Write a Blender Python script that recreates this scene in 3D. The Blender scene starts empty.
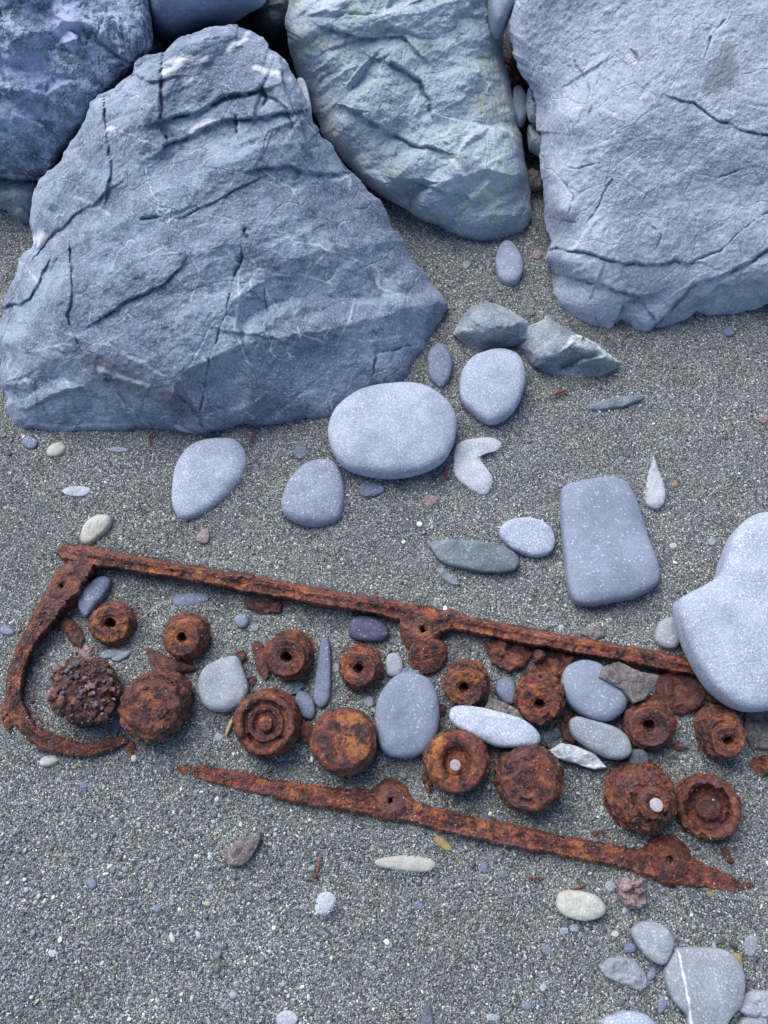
import bpy, math, random
import numpy as np
from mathutils import Vector, Matrix

random.seed(7); RNG = np.random.default_rng(7)
scene = bpy.context.scene
COL = scene.collection

# ------------------------------------------------------------------ camera geometry
CAM_H, TILT, FPX = 1.15, math.radians(22.0), 830.0
ct, st = math.cos(TILT), math.sin(TILT)
def P(px, py, z=0.0):
    """world points on height z seen at photo position px,py (numpy friendly)"""
    px = np.asarray(px, float); py = np.asarray(py, float); z = np.asarray(z, float)
    dx = (px-384)/FPX; dy = -(py-512)/FPX
    wy = dy*ct + st; wz = dy*st - ct
    s = (z-CAM_H)/wz
    return np.stack([dx*s, wy*s, z+0*s], -1)
def mpp(px, py, z=0.0):
    a = P(px, py, z); d = np.linalg.norm(a-np.array([0, 0, CAM_H])); return float(d/math.hypot(FPX, math.hypot(px-384, py-512)))

# ------------------------------------------------------------------ numpy noise
def _h(ix, iy, iz, seed):
    n = (ix.astype(np.int64)*374761393 + iy.astype(np.int64)*668265263 + iz.astype(np.int64)*2147483647 + seed*974634777) & 0xffffffff
    n = ((n ^ (n >> 13))*1274126177) & 0xffffffff
    n = ((n ^ (n >> 16))*2246822519) & 0xffffffff
    return ((n ^ (n >> 15)) & 0xffffff)/float(0xffffff)
def vnoise(p, seed=0):
    i = np.floor(p); f = p-i; f = f*f*f*(f*(f*6-15)+10)
    i = i.astype(np.int64); r = 0
    for a in (0, 1):
        wx = f[:, 0] if a else 1-f[:, 0]
        for b in (0, 1):
            wy = f[:, 1] if b else 1-f[:, 1]
            for c in (0, 1):
                wz = f[:, 2] if c else 1-f[:, 2]
                r = r + wx*wy*wz*_h(i[:, 0]+a, i[:, 1]+b, i[:, 2]+c, seed)
    return r*2-1
def fbm(p, scale, octv=4, seed=0, gain=0.5):
    r = 0; a = 1.0; q = p*scale
    for k in range(octv):
        r = r + a*vnoise(q+k*17.3, seed+k); a *= gain; q = q*2.03
    return r
def ridged(p, scale, octv=4, seed=0):
    r = 0; a = 1.0; q = p*scale
    for k in range(octv):
        r = r + a*(1-2*np.abs(vnoise(q+k*9.1, seed+k))); a *= .5; q = q*2.1
    return r
def facets(p, size, seed=0, slope=.35, warp=.25):
    """chipped planar facets: every cell is a tilted plane"""
    rg = np.random.default_rng(seed)
    q = p.copy(); q[:, 0] += warp*size*fbm(p, 1.2/size, 3, seed); q[:, 1] += warp*size*fbm(p, 1.2/size, 3, seed+5)
    lo = q.min(0)-size; hi = q.max(0)+size
    n = int(np.prod((hi-lo)[:2])/(size*size))+4
    c = rg.uniform(lo[:2], hi[:2], (n, 2)); g = rg.normal(0, slope, (n, 2)); o = rg.normal(0, size*.06, n)
    out = np.zeros(len(q))
    for s in range(0, len(q), 20000):
        d = q[s:s+20000, None, :2]-c[None]
        k = np.argmin((d**2).sum(2), 1); dd = d[np.arange(len(k)), k]
        out[s:s+20000] = (dd*g[k]).sum(1)+o[k]
    return out

from mathutils.geometry import delaunay_2d_cdt
def planar(p, size, amp, seed=0, warp=.12, stretch=(1, 1), rot=0):
    """continuous flat facets with crisp creases: linear interpolation over a random triangulation"""
    rg = np.random.default_rng(seed); c_, s_ = math.cos(rot), math.sin(rot)
    w = warp*size; q = np.stack([p[:, 0]+w*fbm(p, 1.5/size, 4, seed), p[:, 1]+.8*p[:, 2]+w*fbm(p, 1.5/size, 4, seed+5)], 1)
    q = np.stack([(q[:, 0]*c_+q[:, 1]*s_)/stretch[0], (-q[:, 0]*s_+q[:, 1]*c_)/stretch[1]], 1)
    lo = q.min(0)-size; hi = q.max(0)+size; n = int(np.prod(hi-lo)/(size*size))+6
    c = np.vstack([rg.uniform(lo, hi, (n, 2)), [lo-size, [hi[0]+size, lo[1]-size], hi+size, [lo[0]-size, hi[1]+size]]])
    h = rg.normal(0, amp, len(c))
    vs, _, fs, ov, _, _ = delaunay_2d_cdt([Vector(a) for a in c.tolist()], [], [], 0, 1e-7)
    V = np.array([tuple(a) for a in vs]); H = np.array([h[o[0]] for o in ov]); out = np.zeros(len(q))
    for f in fs:
        a, b, d = V[f[0]], V[f[1]], V[f[2]]; mn = np.minimum(np.minimum(a, b), d); mx = np.maximum(np.maximum(a, b), d)
        k = np.where((q[:, 0] >= mn[0]) & (q[:, 0] <= mx[0]) & (q[:, 1] >= mn[1]) & (q[:, 1] <= mx[1]))[0]
        if not len(k): continue
        r = q[k]; det = (b[0]-a[0])*(d[1]-a[1])-(d[0]-a[0])*(b[1]-a[1])
        if abs(det) < 1e-14: continue
        u = ((r[:, 0]-a[0])*(d[1]-a[1])-(d[0]-a[0])*(r[:, 1]-a[1]))/det; v = ((b[0]-a[0])*(r[:, 1]-a[1])-(r[:, 0]-a[0])*(b[1]-a[1]))/det
        ok = (u >= -1e-6) & (v >= -1e-6) & (u+v <= 1+1e-6); kk = k[ok]; u = u[ok]; v = v[ok]
        out[kk] = H[f[0]]*(1-u-v)+H[f[1]]*u+H[f[2]]*v
    return out

# ------------------------------------------------------------------ mesh helpers
def link(name, verts, faces, mat, parent=None, smooth=True, origin=None, attrs=None):
    verts = np.asarray(verts, float)
    if parent is not None: origin = np.array(parent.matrix_world.translation) if False else np.array(parent['_o'])
    elif origin is None:
        origin = np.array([verts[:, 0].mean(), verts[:, 1].mean(), verts[:, 2].min()])
    me = bpy.data.meshes.new(name)
    v = verts-origin
    me.vertices.add(len(v)); me.vertices.foreach_set('co', v.astype(np.float32).ravel())
    if isinstance(faces, np.ndarray):
        nl = faces.size; k = faces.shape[1]
        me.loops.add(nl); me.polygons.add(len(faces))
        me.loops.foreach_set('vertex_index', faces.astype(np.int32).ravel())
        me.polygons.foreach_set('loop_start', np.arange(0, nl, k, dtype=np.int32))
    else:
        me.clear_geometry(); me.from_pydata(v.tolist(), [], faces)
    me.polygons.foreach_set('use_smooth', np.full(len(me.polygons), smooth))
    if attrs:
        for an, arr in attrs.items():
            if arr.ndim == 1:
                a = me.attributes.new(an, 'FLOAT', 'POINT'); a.data.foreach_set('value', arr.astype(np.float32))
            else:
                a = me.attributes.new(an, 'FLOAT_COLOR', 'POINT'); a.data.foreach_set('color', arr.astype(np.float32).ravel())
    me.update(calc_edges=True); me.validate()
    me.materials.append(mat)
    ob = bpy.data.objects.new(name, me); COL.objects.link(ob)
    if parent is not None: ob.parent = parent
    else: ob.location = origin
    return ob
def tag(o, label=None, cat=None, group=None, kind=None):
    if label: o['label'] = label
    if cat: o['category'] = cat
    if group: o['group'] = group
    if kind: o['kind'] = kind
    return o
def empty(name, loc, label, cat, group=None):
    e = bpy.data.objects.new(name, None); COL.objects.link(e); e.location = loc; e.empty_display_size = .02
    e['_o'] = [float(a) for a in loc]
    return tag(e, label, cat, group)
def grid_faces(n, k, closed=True, off=0):
    """k rings of n verts"""
    i = np.arange(n if closed else n-1); j = np.arange(k-1)
    I, J = np.meshgrid(i, j); I = I.ravel(); J = J.ravel(); I2 = (I+1) % n
    return np.stack([J*n+I, J*n+I2, (J+1)*n+I2, (J+1)*n+I], 1)+off

def spline(pts, n, smooth=True):
    p = np.asarray(pts, float); m = len(p)
    if smooth:
        out = []
        for i in range(m):
            a, b, c, d = p[i-1], p[i], p[(i+1) % m], p[(i+2) % m]
            for t in np.linspace(0, 1, 12, endpoint=False):
                out.append(.5*((2*b)+(-a+c)*t+(2*a-5*b+4*c-d)*t*t+(-a+3*b-3*c+d)*t**3))
        p = np.array(out); m = len(p)
    q = np.vstack([p, p[:1]]); L = np.r_[0, np.cumsum(np.linalg.norm(np.diff(q[:, :2], axis=0), axis=1))]
    s = np.linspace(0, L[-1], n, endpoint=False)
    return np.stack([np.interp(s, L, q[:, k]) for k in range(q.shape[1])], 1)
def polyline(pts, n, smooth=True):
    p = np.asarray(pts, float); m = len(p)
    if smooth:
        out = []
        for i in range(m-1):
            a, b, c, d = p[max(i-1, 0)], p[i], p[i+1], p[min(i+2, m-1)]
            for t in np.linspace(0, 1, 12, endpoint=False):
                out.append(.5*((2*b)+(-a+c)*t+(2*a-5*b+4*c-d)*t*t+(-a+3*b-3*c+d)*t**3))
        out.append(p[-1]); p = np.array(out)
    L = np.r_[0, np.cumsum(np.linalg.norm(np.diff(p[:, :2], axis=0), axis=1))]
    s = np.linspace(0, L[-1], n)
    return np.stack([np.interp(s, L, p[:, k]) for k in range(p.shape[1])], 1)
def seg_dist(px, py, line):
    """distance of points to a polyline"""
    best = np.full(px.shape, 1e9)
    for (a, b) in zip(line[:-1], line[1:]):
        ax, ay = a[:2]; bx, by = b[:2]; vx, vy = bx-ax, by-ay
        t = np.clip(((px-ax)*vx+(py-ay)*vy)/(vx*vx+vy*vy+1e-9), 0, 1)
        best = np.minimum(best, np.hypot(px-ax-t*vx, py-ay-t*vy))
    return best

def seg_side(px, py, line):
    best = np.full(px.shape, 1e9); side = np.ones(px.shape); bey = np.zeros(px.shape); n = len(line)-1
    for i, (a, b) in enumerate(zip(line[:-1], line[1:])):
        ax, ay = a[:2]; bx, by = b[:2]; vx, vy = bx-ax, by-ay; L = math.hypot(vx, vy)+1e-9
        t0 = ((px-ax)*vx+(py-ay)*vy)/(L*L); t = np.clip(t0, 0, 1)
        d = np.hypot(px-ax-t*vx, py-ay-t*vy); k = d < best
        ex = np.zeros(px.shape)
        if i == 0: ex = np.maximum(ex, -t0*L)
        if i == n-1: ex = np.maximum(ex, (t0-1)*L)
        best = np.where(k, d, best); side = np.where(k, np.sign(vx*(py-ay)-vy*(px-ax)), side); bey = np.where(k, ex, bey)
    return best, side, bey

# ------------------------------------------------------------------ ground height
def gz(x, y):
    p = np.stack([x, y, 0*x], -1)
    z = .006*fbm(p, 3.0, 3, 50)+.0022*fbm(p, 22, 2, 60)
    r = np.hypot(x, y-.6); return z*np.clip(1.6-r*.2, .3, 1)

# ------------------------------------------------------------------ materials
class NT:
    def __init__(s, name):
        s.m = bpy.data.materials.new(name); s.m.use_nodes = True; s.t = s.m.node_tree; s.t.nodes.clear()
        s.out = s.n('ShaderNodeOutputMaterial'); s.b = s.n('ShaderNodeBsdfPrincipled'); s.l(s.b.outputs[0], s.out.inputs[0])
        s.pos = s.n('ShaderNodeNewGeometry').outputs['Position']
    def n(s, t, **k):
        x = s.t.nodes.new(t)
        for a, b in k.items(): setattr(x, a, b)
        return x
    def l(s, a, b): s.t.links.new(a, b)
    def set(s, sock, v):
        if hasattr(v, 'links'): s.l(v, sock)
        else:
            if isinstance(v, (tuple, list)) and len(v) == 3 and sock.type == 'RGBA': v = (*v, 1)
            sock.default_value = v
    def noise(s, scale, detail=4, rough=.55, dist=0, vec=None, out='Fac'):
        x = s.n('ShaderNodeTexNoise'); s.l(vec or s.pos, x.inputs['Vector'])
        x.inputs['Scale'].default_value = scale; x.inputs['Detail'].default_value = detail
        x.inputs['Roughness'].default_value = rough; x.inputs['Distortion'].default_value = dist
        return x.outputs[out]
    def vor(s, scale, feature='F1', out='Distance', vec=None, rnd=1):
        x = s.n('ShaderNodeTexVoronoi', feature=feature); s.l(vec or s.pos, x.inputs['Vector'])
        x.inputs['Scale'].default_value = scale; x.inputs['Randomness'].default_value = rnd
        return x.outputs[out]
    def ramp(s, fac, stops, interp='LINEAR'):
        x = s.n('ShaderNodeValToRGB'); s.l(fac, x.inputs[0]); cr = x.color_ramp; cr.interpolation = interp
        while len(cr.elements) < len(stops): cr.elements.new(.5)
        for e, (p, c) in zip(cr.elements, stops):
            e.position = p; e.color = (*c, 1) if isinstance(c, (tuple, list)) else (c, c, c, 1)
        return x.outputs[0]
    def mix(s, f, a, b, mode='MIX'):
        x = s.n('ShaderNodeMix', data_type='RGBA', blend_type=mode)
        s.set(x.inputs[0], f); s.set(x.inputs[6], a); s.set(x.inputs[7], b); return x.outputs[2]
    def math(s, op, a, b=0, c=0, clamp=False):
        x = s.n('ShaderNodeMath', operation=op, use_clamp=clamp); s.set(x.inputs[0], a); s.set(x.inputs[1], b); s.set(x.inputs[2], c); return x.outputs[0]
    def mr(s, v, a, b, c=0, d=1):
        x = s.n('ShaderNodeMapRange'); s.set(x.inputs[0], v)
        for i, q in enumerate((a, b, c, d)): x.inputs[i+1].default_value = q
        return x.outputs[0]
    def attr(s, name, out='Fac'):
        x = s.n('ShaderNodeAttribute', attribute_name=name); return x.outputs[out]
    def warp(s, scale, amt):
        n = s.noise(scale, 3, out='Color')
        v = s.n('ShaderNodeVectorMath', operation='MULTIPLY_ADD'); s.l(n, v.inputs[0]); v.inputs[1].default_value = (amt,)*3
        s.l(s.pos, v.inputs[2]); return v.outputs[0]
    def bump(s, h, dist, strength=1, prev=None):
        x = s.n('ShaderNodeBump'); s.l(h, x.inputs['Height']); x.inputs['Distance'].default_value = dist; x.inputs['Strength'].default_value = strength
        if prev: s.l(prev, x.inputs['Normal'])
        return x.outputs[0]
    def done(s, col, rough=.85, normal=None, spec=.3):
        s.set(s.b.inputs['Base Color'], col); s.set(s.b.inputs['Roughness'], rough); s.b.inputs['Specular IOR Level'].default_value = spec
        if normal: s.l(normal, s.b.inputs['Normal'])
        return s.m

def mat_stone(name, c1, c2, speck=(.6, .64, .7), sp_amt=.5, mottle=18, fine=420, bump=.0006, rough=.8, dark=.35, veins=0.0):
    c1 = (c1[0]*1.06, c1[1]*1.11, c1[2]*1.18); c2 = (c2[0]*1.16, c2[1]*1.2, c2[2]*1.28)
    t = NT(name)
    n1 = t.noise(mottle, 6, .62, .4)
    col = t.mix(t.mr(n1, .36, .64), c1, c2)
    n2 = t.noise(fine, 3, .7)                                   # salt-and-pepper grain
    col = t.mix(t.mr(n2, .51, .62, 0, sp_amt), col, speck)
    col = t.mix(t.mr(n2, .5, .3, 0, dark), col, tuple(a*.35 for a in c1))
    v = t.vor(190); blot = t.noise(60, 3)
    m = t.math('MULTIPLY', t.mr(v, .32, .16, 0, .8), t.mr(blot, .47, .56))
    col = t.mix(m, col, speck)
    if veins:
        w = t.warp(14, .06)
        d = t.vor(7, 'DISTANCE_TO_EDGE', 'Distance', w)
        k = t.math('MULTIPLY', t.mr(d, .035, .0, 0, veins), t.mr(t.noise(25, 3), .45, .65))
        col = t.mix(k, col, speck)
    rnd = t.n('ShaderNodeObjectInfo').outputs['Random']; stain = t.noise(9, 5, .65)
    col = t.mix(t.mr(rnd, 0, 1, 0, .3), col, tuple(a*.62 for a in c1))
    col = t.mix(t.mr(stain, .5, .66, 0, .35), col, tuple(a*.7 for a in c1))
    col = t.mix(t.attr('vein'), col, (.68, .72, .76))
    b = t.bump(t.noise(90, 5, .65), bump*4, .5)
    b = t.bump(n2, bump, .8, b)
    return t.done(col, rough, b)

def mat_boulder(name, c1, c2, c3, light, vein_amt=.6, sc=1.0, pits=.5, lichen=None, streak=None, bk=1.0, k3=(.5, .62)):
    t = NT(name)
    w = t.warp(6, .08)
    n1 = t.noise(8*sc, 9, .72, .3); n2 = t.noise(30*sc, 8, .75, .2)
    col = t.mix(t.mr(n1, .42, .58), c1, c2)
    col = t.mix(t.mr(n2, k3[0], k3[1], 0, .85), col, c3)
    if lichen:
        col = t.mix(t.math('MULTIPLY', t.mr(t.noise(9, 5, .6, 1.0), .5, .66), t.mr(t.noise(60, 4), .35, .6), 0), col, lichen)
    fine = t.noise(330, 4, .8)
    col = t.mix(t.mr(fine, .53, .68, 0, .85), col, light)
    fl = t.vor(120, 'F1', 'Distance', t.warp(200, .01)); col = t.mix(t.math('MULTIPLY', t.mr(fl, .2, .08, 0, .8), t.mr(t.noise(17, 5, .7), .5, .6)), col, light)
    col = t.mix(t.mr(fine, .46, .28, 0, .6), col, tuple(a*.45 for a in c1))
    # dusty worn scuffs
    sv = t.n('ShaderNodeMapping'); t.l(w, sv.inputs[0]); sv.inputs['Rotation'].default_value = (0, 0, .6); sv.inputs['Scale'].default_value = (18, 90, 40)
    sc_ = t.noise(1.0, 6, .7, 1.2, sv.outputs[0])
    col = t.mix(t.mr(sc_, .56, .74, 0, .55), col, light)
    w2 = t.warp(20, .05)
    for s_, wd in ((5, .006), (9, .008)):
        d = t.vor(s_*sc, 'DISTANCE_TO_EDGE', 'Distance', w2)
        k = t.math('MULTIPLY', t.mr(d, wd, 0, 0, vein_amt), t.mr(t.noise(11+s_, 4), .5, .66))
        col = t.mix(k, col, tuple(min(1, a*1.35) for a in light))
    col = t.mix(t.attr('stain'), col, streak or (.09, .065, .08))
    col = t.mix(t.attr('vein'), col, (.7, .72, .76))
    col = t.mix(t.attr('crack'), col, (.03, .03, .035))  # shade inside the dug cracks, put into the base colour
    grit = t.vor(70, 'F1', 'Distance', t.warp(90, .012))
    b = t.bump(t.noise(45, 8, .72, .0), .004*bk, .45)
    b = t.bump(grit, .0012*bk, .5, b)
    b = t.bump(fine, .0012, .9, b)
    d = t.vor(11*sc, 'DISTANCE_TO_EDGE', 'Distance', w)
    b = t.bump(t.mr(d, 0, .02), .002, .5, b)
    return t.done(col, .82, b, .3)

def mat_rust(name, shift=0.0, bright=1.0):
    t = NT(name)
    info = t.n('ShaderNodeObjectInfo').outputs['Random']
    w = t.warp(30, .01)
    n1 = t.noise(46, 8, .75, .2, w); n2 = t.noise(150, 7, .8, .1)
    def c(a): return tuple(min(1, x*bright) for x in a)
    col = t.ramp(n1, [(.36, c((.008, .004, .004))), (.45, c((.05, .012, .011))), (.49, c((.145, .03, .021))), (.55, c((.24, .052, .026))), (.6, c((.42, .125, .03))), (.7, c((.56, .25, .08)))])
    big = t.noise(13, 4, .6); col = t.mix(t.math('MULTIPLY', t.mr(big, .52, .64), t.mr(n1, .46, .58)), col, c((.46, .165, .035)))
    col = t.mix(t.mr(big, .46, .36, 0, .6), col, t.mix(.5, col, (.09, .022, .02)))
    n3 = t.noise(20, 5, .6, .5)
    col = t.mix(t.mr(n3, .5-shift, .62-shift, 0, .7), col, c((.17, .065, .075)))          # purple-brown scale
    col = t.mix(t.mr(n2, .55, .75, 0, .75), col, c((.5, .27, .18)))
    col = t.mix(t.mr(n2, .47, .36, 0, .92), col, (.01, .005, .005))
    salt = t.vor(520); col = t.mix(t.math('MULTIPLY', t.mr(salt, .22, .12, 0, .8), t.mr(t.noise(30, 3), .52, .62)), col, (.42, .33, .27))
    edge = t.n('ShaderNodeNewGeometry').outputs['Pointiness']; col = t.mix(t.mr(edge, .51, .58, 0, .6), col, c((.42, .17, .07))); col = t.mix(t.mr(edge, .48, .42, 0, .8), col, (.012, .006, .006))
    ca = t.n('ShaderNodeAttribute', attribute_name='Col')
    col = t.mix(ca.outputs['Alpha'], col, ca.outputs['Color'])
    b = t.bump(t.noise(60, 6, .7, .5, w), .006, .8)
    b = t.bump(n2, .004, 1, b)
    b = t.bump(t.noise(480, 3, .7), .0008, .9, b)
    return t.done(col, t.mr(n2, .35, .65, .27, .6), b, .7)

def mat_grain(name):
    t = NT(name)
    c = t.attr('Col', 'Color')
    n = t.noise(900, 2)
    return t.done(t.mix(t.mr(n, .35, .7, 0, .3), c, t.mix(.5, c, (.6, .62, .65))), .75, None, .35)
def mat_sand():
    t = NT('wet_dark_sand')
    pal = [(0, (.035, .038, .04)), (.16, (.075, .08, .085)), (.34, (.13, .14, .15)), (.5, (.2, .21, .215)), (.64, (.1, .1, .095)), (.74, (.28, .31, .28)), (.84, (.21, .2, .15)), (.92, (.42, .43, .42)), (.97, (.62, .62, .6))]; pal = [(p, tuple(min(1, q*1.35) for q in c)) for p, c in pal]
    def grains(scale):
        x = t.n('ShaderNodeTexVoronoi', feature='F1'); t.l(t.pos, x.inputs['Vector']); x.inputs['Scale'].default_value = scale
        sp = t.n('ShaderNodeSeparateColor'); t.l(x.outputs['Color'], sp.inputs[0])
        return t.ramp(sp.outputs[0], pal, 'CONSTANT'), x.outputs['Distance']
    a, da = grains(620)
    b_, db = grains(420)
    m = t.mr(t.noise(300, 2), .48, .52)
    col = t.mix(m, a, b_)
    col = t.mix(t.mr(t.noise(4, 5, .6), .35, .65, 0, .35), col, t.mix(.5, col, (.05, .05, .045)), 'MIX')
    d = t.mix(m, da, db)
    bm = t.bump(t.math('SUBTRACT', 1, d), .0016, 1)
    return t.done(col, .85, bm, .25)

SAND = mat_sand(); GRAIN = mat_grain('grit')
M = {}
M['blue_speck'] = mat_stone('blue_grey_speckled_stone', (.17, .19, .245), (.25, .27, .33), (.68, .72, .8), .4, 14, 420)
M['blue_sparse'] = mat_stone('blue_grey_stone_sparse_specks', (.19, .215, .27), (.245, .275, .335), (.6, .64, .72), .22, 14, 420, .0005, .8, .25)
M['pale_speck'] = mat_stone('pale_speckled_granite', (.3, .335, .405), (.41, .445, .51), (.8, .84, .9), .6, 22, 400)
M['slate'] = mat_stone('smooth_slate_blue_stone', (.12, .14, .195), (.19, .215, .28), (.5, .55, .63), .3, 16, 500, .0004, .7)
M['grey'] = mat_stone('mid_grey_stone', (.22, .235, .26), (.31, .325, .35), (.6, .63, .66), .5, 20, 460)
M['greygreen'] = mat_stone('grey_green_stone', (.12, .145, .16), (.2, .23, .25), (.5, .56, .58), .35, 30, 400, .0007, .75, .4, .5)
M['white'] = mat_stone('chalky_white_stone', (.36, .375, .40), (.48, .49, .51), (.85, .87, .9), .5, 24, 400)
M['cream'] = mat_stone('cream_stone', (.4, .375, .31), (.52, .49, .42), (.75, .75, .7), .4, 26, 350)
M['ochre'] = mat_stone('ochre_stone', (.28, .18, .07), (.38, .27, .12), (.6, .5, .3), .3, 40, 350)
M['purple'] = mat_stone('dark_purple_grey_stone', (.055, .055, .1), (.1, .1, .15), (.35, .36, .45), .2, 20, 420, .0004, .6)
M['brown'] = mat_stone('brown_grey_shale', (.11, .09, .085), (.2, .17, .155), (.42, .4, .38), .4, 30, 300, .001, .8, .5, .3)
M['pinkish'] = mat_stone('pinkish_brown_stone', (.2, .12, .12), (.33, .24, .23), (.62, .52, .5), .5, 50, 260, .0016)
M['dark'] = mat_stone('dark_grey_slate', (.06, .07, .085), (.12, .135, .155), (.35, .38, .42), .3, 30, 380)
M['slate2'] = mat_stone('smooth_blue_boulder_rock', (.19, .23, .33), (.26, .31, .42), (.5, .56, .7), .4, 12, 420)
M['angular'] = mat_boulder('broken_bluish_rock', (.18, .225, .27), (.33, .39, .44), (.19, .21, .2), (.58, .63, .68), .6, 2.0)
M['r_main'] = mat_boulder('fractured_blue_grey_rock', (.165, .21, .295), (.32, .385, .485), (.095, .125, .18), (.62, .7, .82), .8, 1.0, bk=.45)
M['r_mid'] = mat_boulder('green_tinged_pale_rock', (.29, .37, .46), (.46, .545, .61), (.22, .29, .33), (.76, .84, .86), .45, 1.0, bk=.6, lichen=(.42, .46, .36))
M['r_right'] = mat_boulder('pale_lavender_grey_rock', (.28, .325, .415), (.46, .505, .605), (.25, .285, .36), (.74, .79, .88), .5, 1.2, streak=(.17, .17, .19), bk=.35)
M['r_left'] = mat_boulder('dark_mottled_blue_rock', (.065, .085, .135), (.18, .24, .345), (.4, .47, .66), (.55, .62, .8), .9, 1.6, bk=.8, k3=(.49, .54), streak=(.45, .52, .74))
M['rust'] = mat_rust('deep_rust', .01, .98); M['rust2'] = mat_rust('orange_rust', -.04, 1.25); M['rust_dark'] = mat_rust('purple_rust', .08, .75)
def mat_plain(name, c, r=.7):
    t = NT(name); return t.done(t.mix(t.mr(t.noise(200, 3), .35, .65), c, tuple(min(1, a*1.5) for a in c)), r, t.bump(t.noise(400, 3), .0005, .6))
M['needle'] = mat_plain('dry_red_needle', (.15, .045, .028)); M['twig'] = mat_plain('pale_twig', (.33, .24, .15)); M['fibre'] = mat_plain('fibre', (.45, .42, .36))
M['disc'] = mat_stone('pale_pink_disc', (.33, .26, .27), (.48, .4, .4), (.7, .62, .62), .6, 160, 700, .001)

# ------------------------------------------------------------------ grains (little angular polyhedra)
OCT_V = np.array([[1, 0, 0], [-1, 0, 0], [0, 1, 0], [0, -1, 0], [0, 0, 1], [0, 0, -1]], float)
OCT_F = np.array([[0, 2, 4], [2, 1, 4], [1, 3, 4], [3, 0, 4], [2, 0, 5], [1, 2, 5], [3, 1, 5], [0, 3, 5]])
def ico():
    t = (1+5**.5)/2
    v = np.array([[-1, t, 0], [1, t, 0], [-1, -t, 0], [1, -t, 0], [0, -1, t], [0, 1, t], [0, -1, -t], [0, 1, -t], [t, 0, -1], [t, 0, 1], [-t, 0, -1], [-t, 0, 1]], float)
    f = np.array([[0, 11, 5], [0, 5, 1], [0, 1, 7], [0, 7, 10], [0, 10, 11], [1, 5, 9], [5, 11, 4], [11, 10, 2], [10, 7, 6], [7, 1, 8], [3, 9, 4], [3, 4, 2], [3, 2, 6], [3, 6, 8], [3, 8, 9], [4, 9, 5], [2, 4, 11], [6, 2, 10], [8, 6, 7], [9, 8, 1]])
    return v/np.linalg.norm(v[0]), f
ICO_V, ICO_F = ico()
def ico2():
    v = ICO_V.tolist(); cache = {}; f = []
    def mid(a, b):
        k = (min(a, b), max(a, b))
        if k not in cache:
            m = np.array(v[a])+np.array(v[b]); v.append((m/np.linalg.norm(m)).tolist()); cache[k] = len(v)-1
        return cache[k]
    for a, b, c in ICO_F:
        x, y, z = mid(a, b), mid(b, c), mid(c, a); f += [[a, x, z], [b, y, x], [c, z, y], [x, y, z]]
    return np.array(v), np.array(f)
ICO2_V, ICO2_F = ico2()
PAL = 1.22*np.array([[.03, .037, .042], [.06, .072, .08], [.1, .122, .14], [.15, .18, .2], [.2, .24, .265], [.3, .345, .37], [.36, .38, .34], [.33, .3, .2], [.17, .12, .085], [.52, .57, .58], [.76, .78, .76]])
PW = np.array([.12, .17, .19, .17, .13, .09, .05, .03, .01, .03, .012]); PW = PW/PW.sum()
def make_grains(cen, rad, base='oct', colors=None, flat=(.55, 1.0), jitter=.28, rng=RNG):
    BV, BF = {'oct': (OCT_V, OCT_F), 'ico': (ICO_V, ICO_F), 'ico2': (ICO2_V, ICO2_F)}[base]
    n = len(cen)
    v = BV[None]*(1+rng.uniform(-jitter, jitter, (n, len(BV), 1)))
    s = np.stack([rng.uniform(.8, 1.3, n), rng.uniform(.65, 1.0, n), rng.uniform(flat[0], flat[1], n)], 1)
    v = v*s[:, None]
    a = rng.uniform(0, 6.28, n); b = rng.normal(0, .5, n); ca, sa, cb, sb = np.cos(a), np.sin(a), np.cos(b), np.sin(b)
    x, y, z = v[..., 0], v[..., 1], v[..., 2]
    y, z = y*cb[:, None]-z*sb[:, None], y*sb[:, None]+z*cb[:, None]
    x, y = x*ca[:, None]-y*sa[:, None], x*sa[:, None]+y*ca[:, None]
    v = np.stack([x, y, z], -1)*rad[:, None, None]+cen[:, None]
    f = BF[None]+(np.arange(n)*len(BV))[:, None, None]
    if colors is None:
        colors = PAL[rng.choice(len(PAL), n, p=PW)]*rng.uniform(.8, 1.25, (n, 1))
    c = np.concatenate([colors, np.ones((n, 1))], 1)
    c = np.repeat(c, len(BV), 0)
    return v.reshape(-1, 3), f.reshape(-1, 3), np.clip(c, 0, 1)

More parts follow.
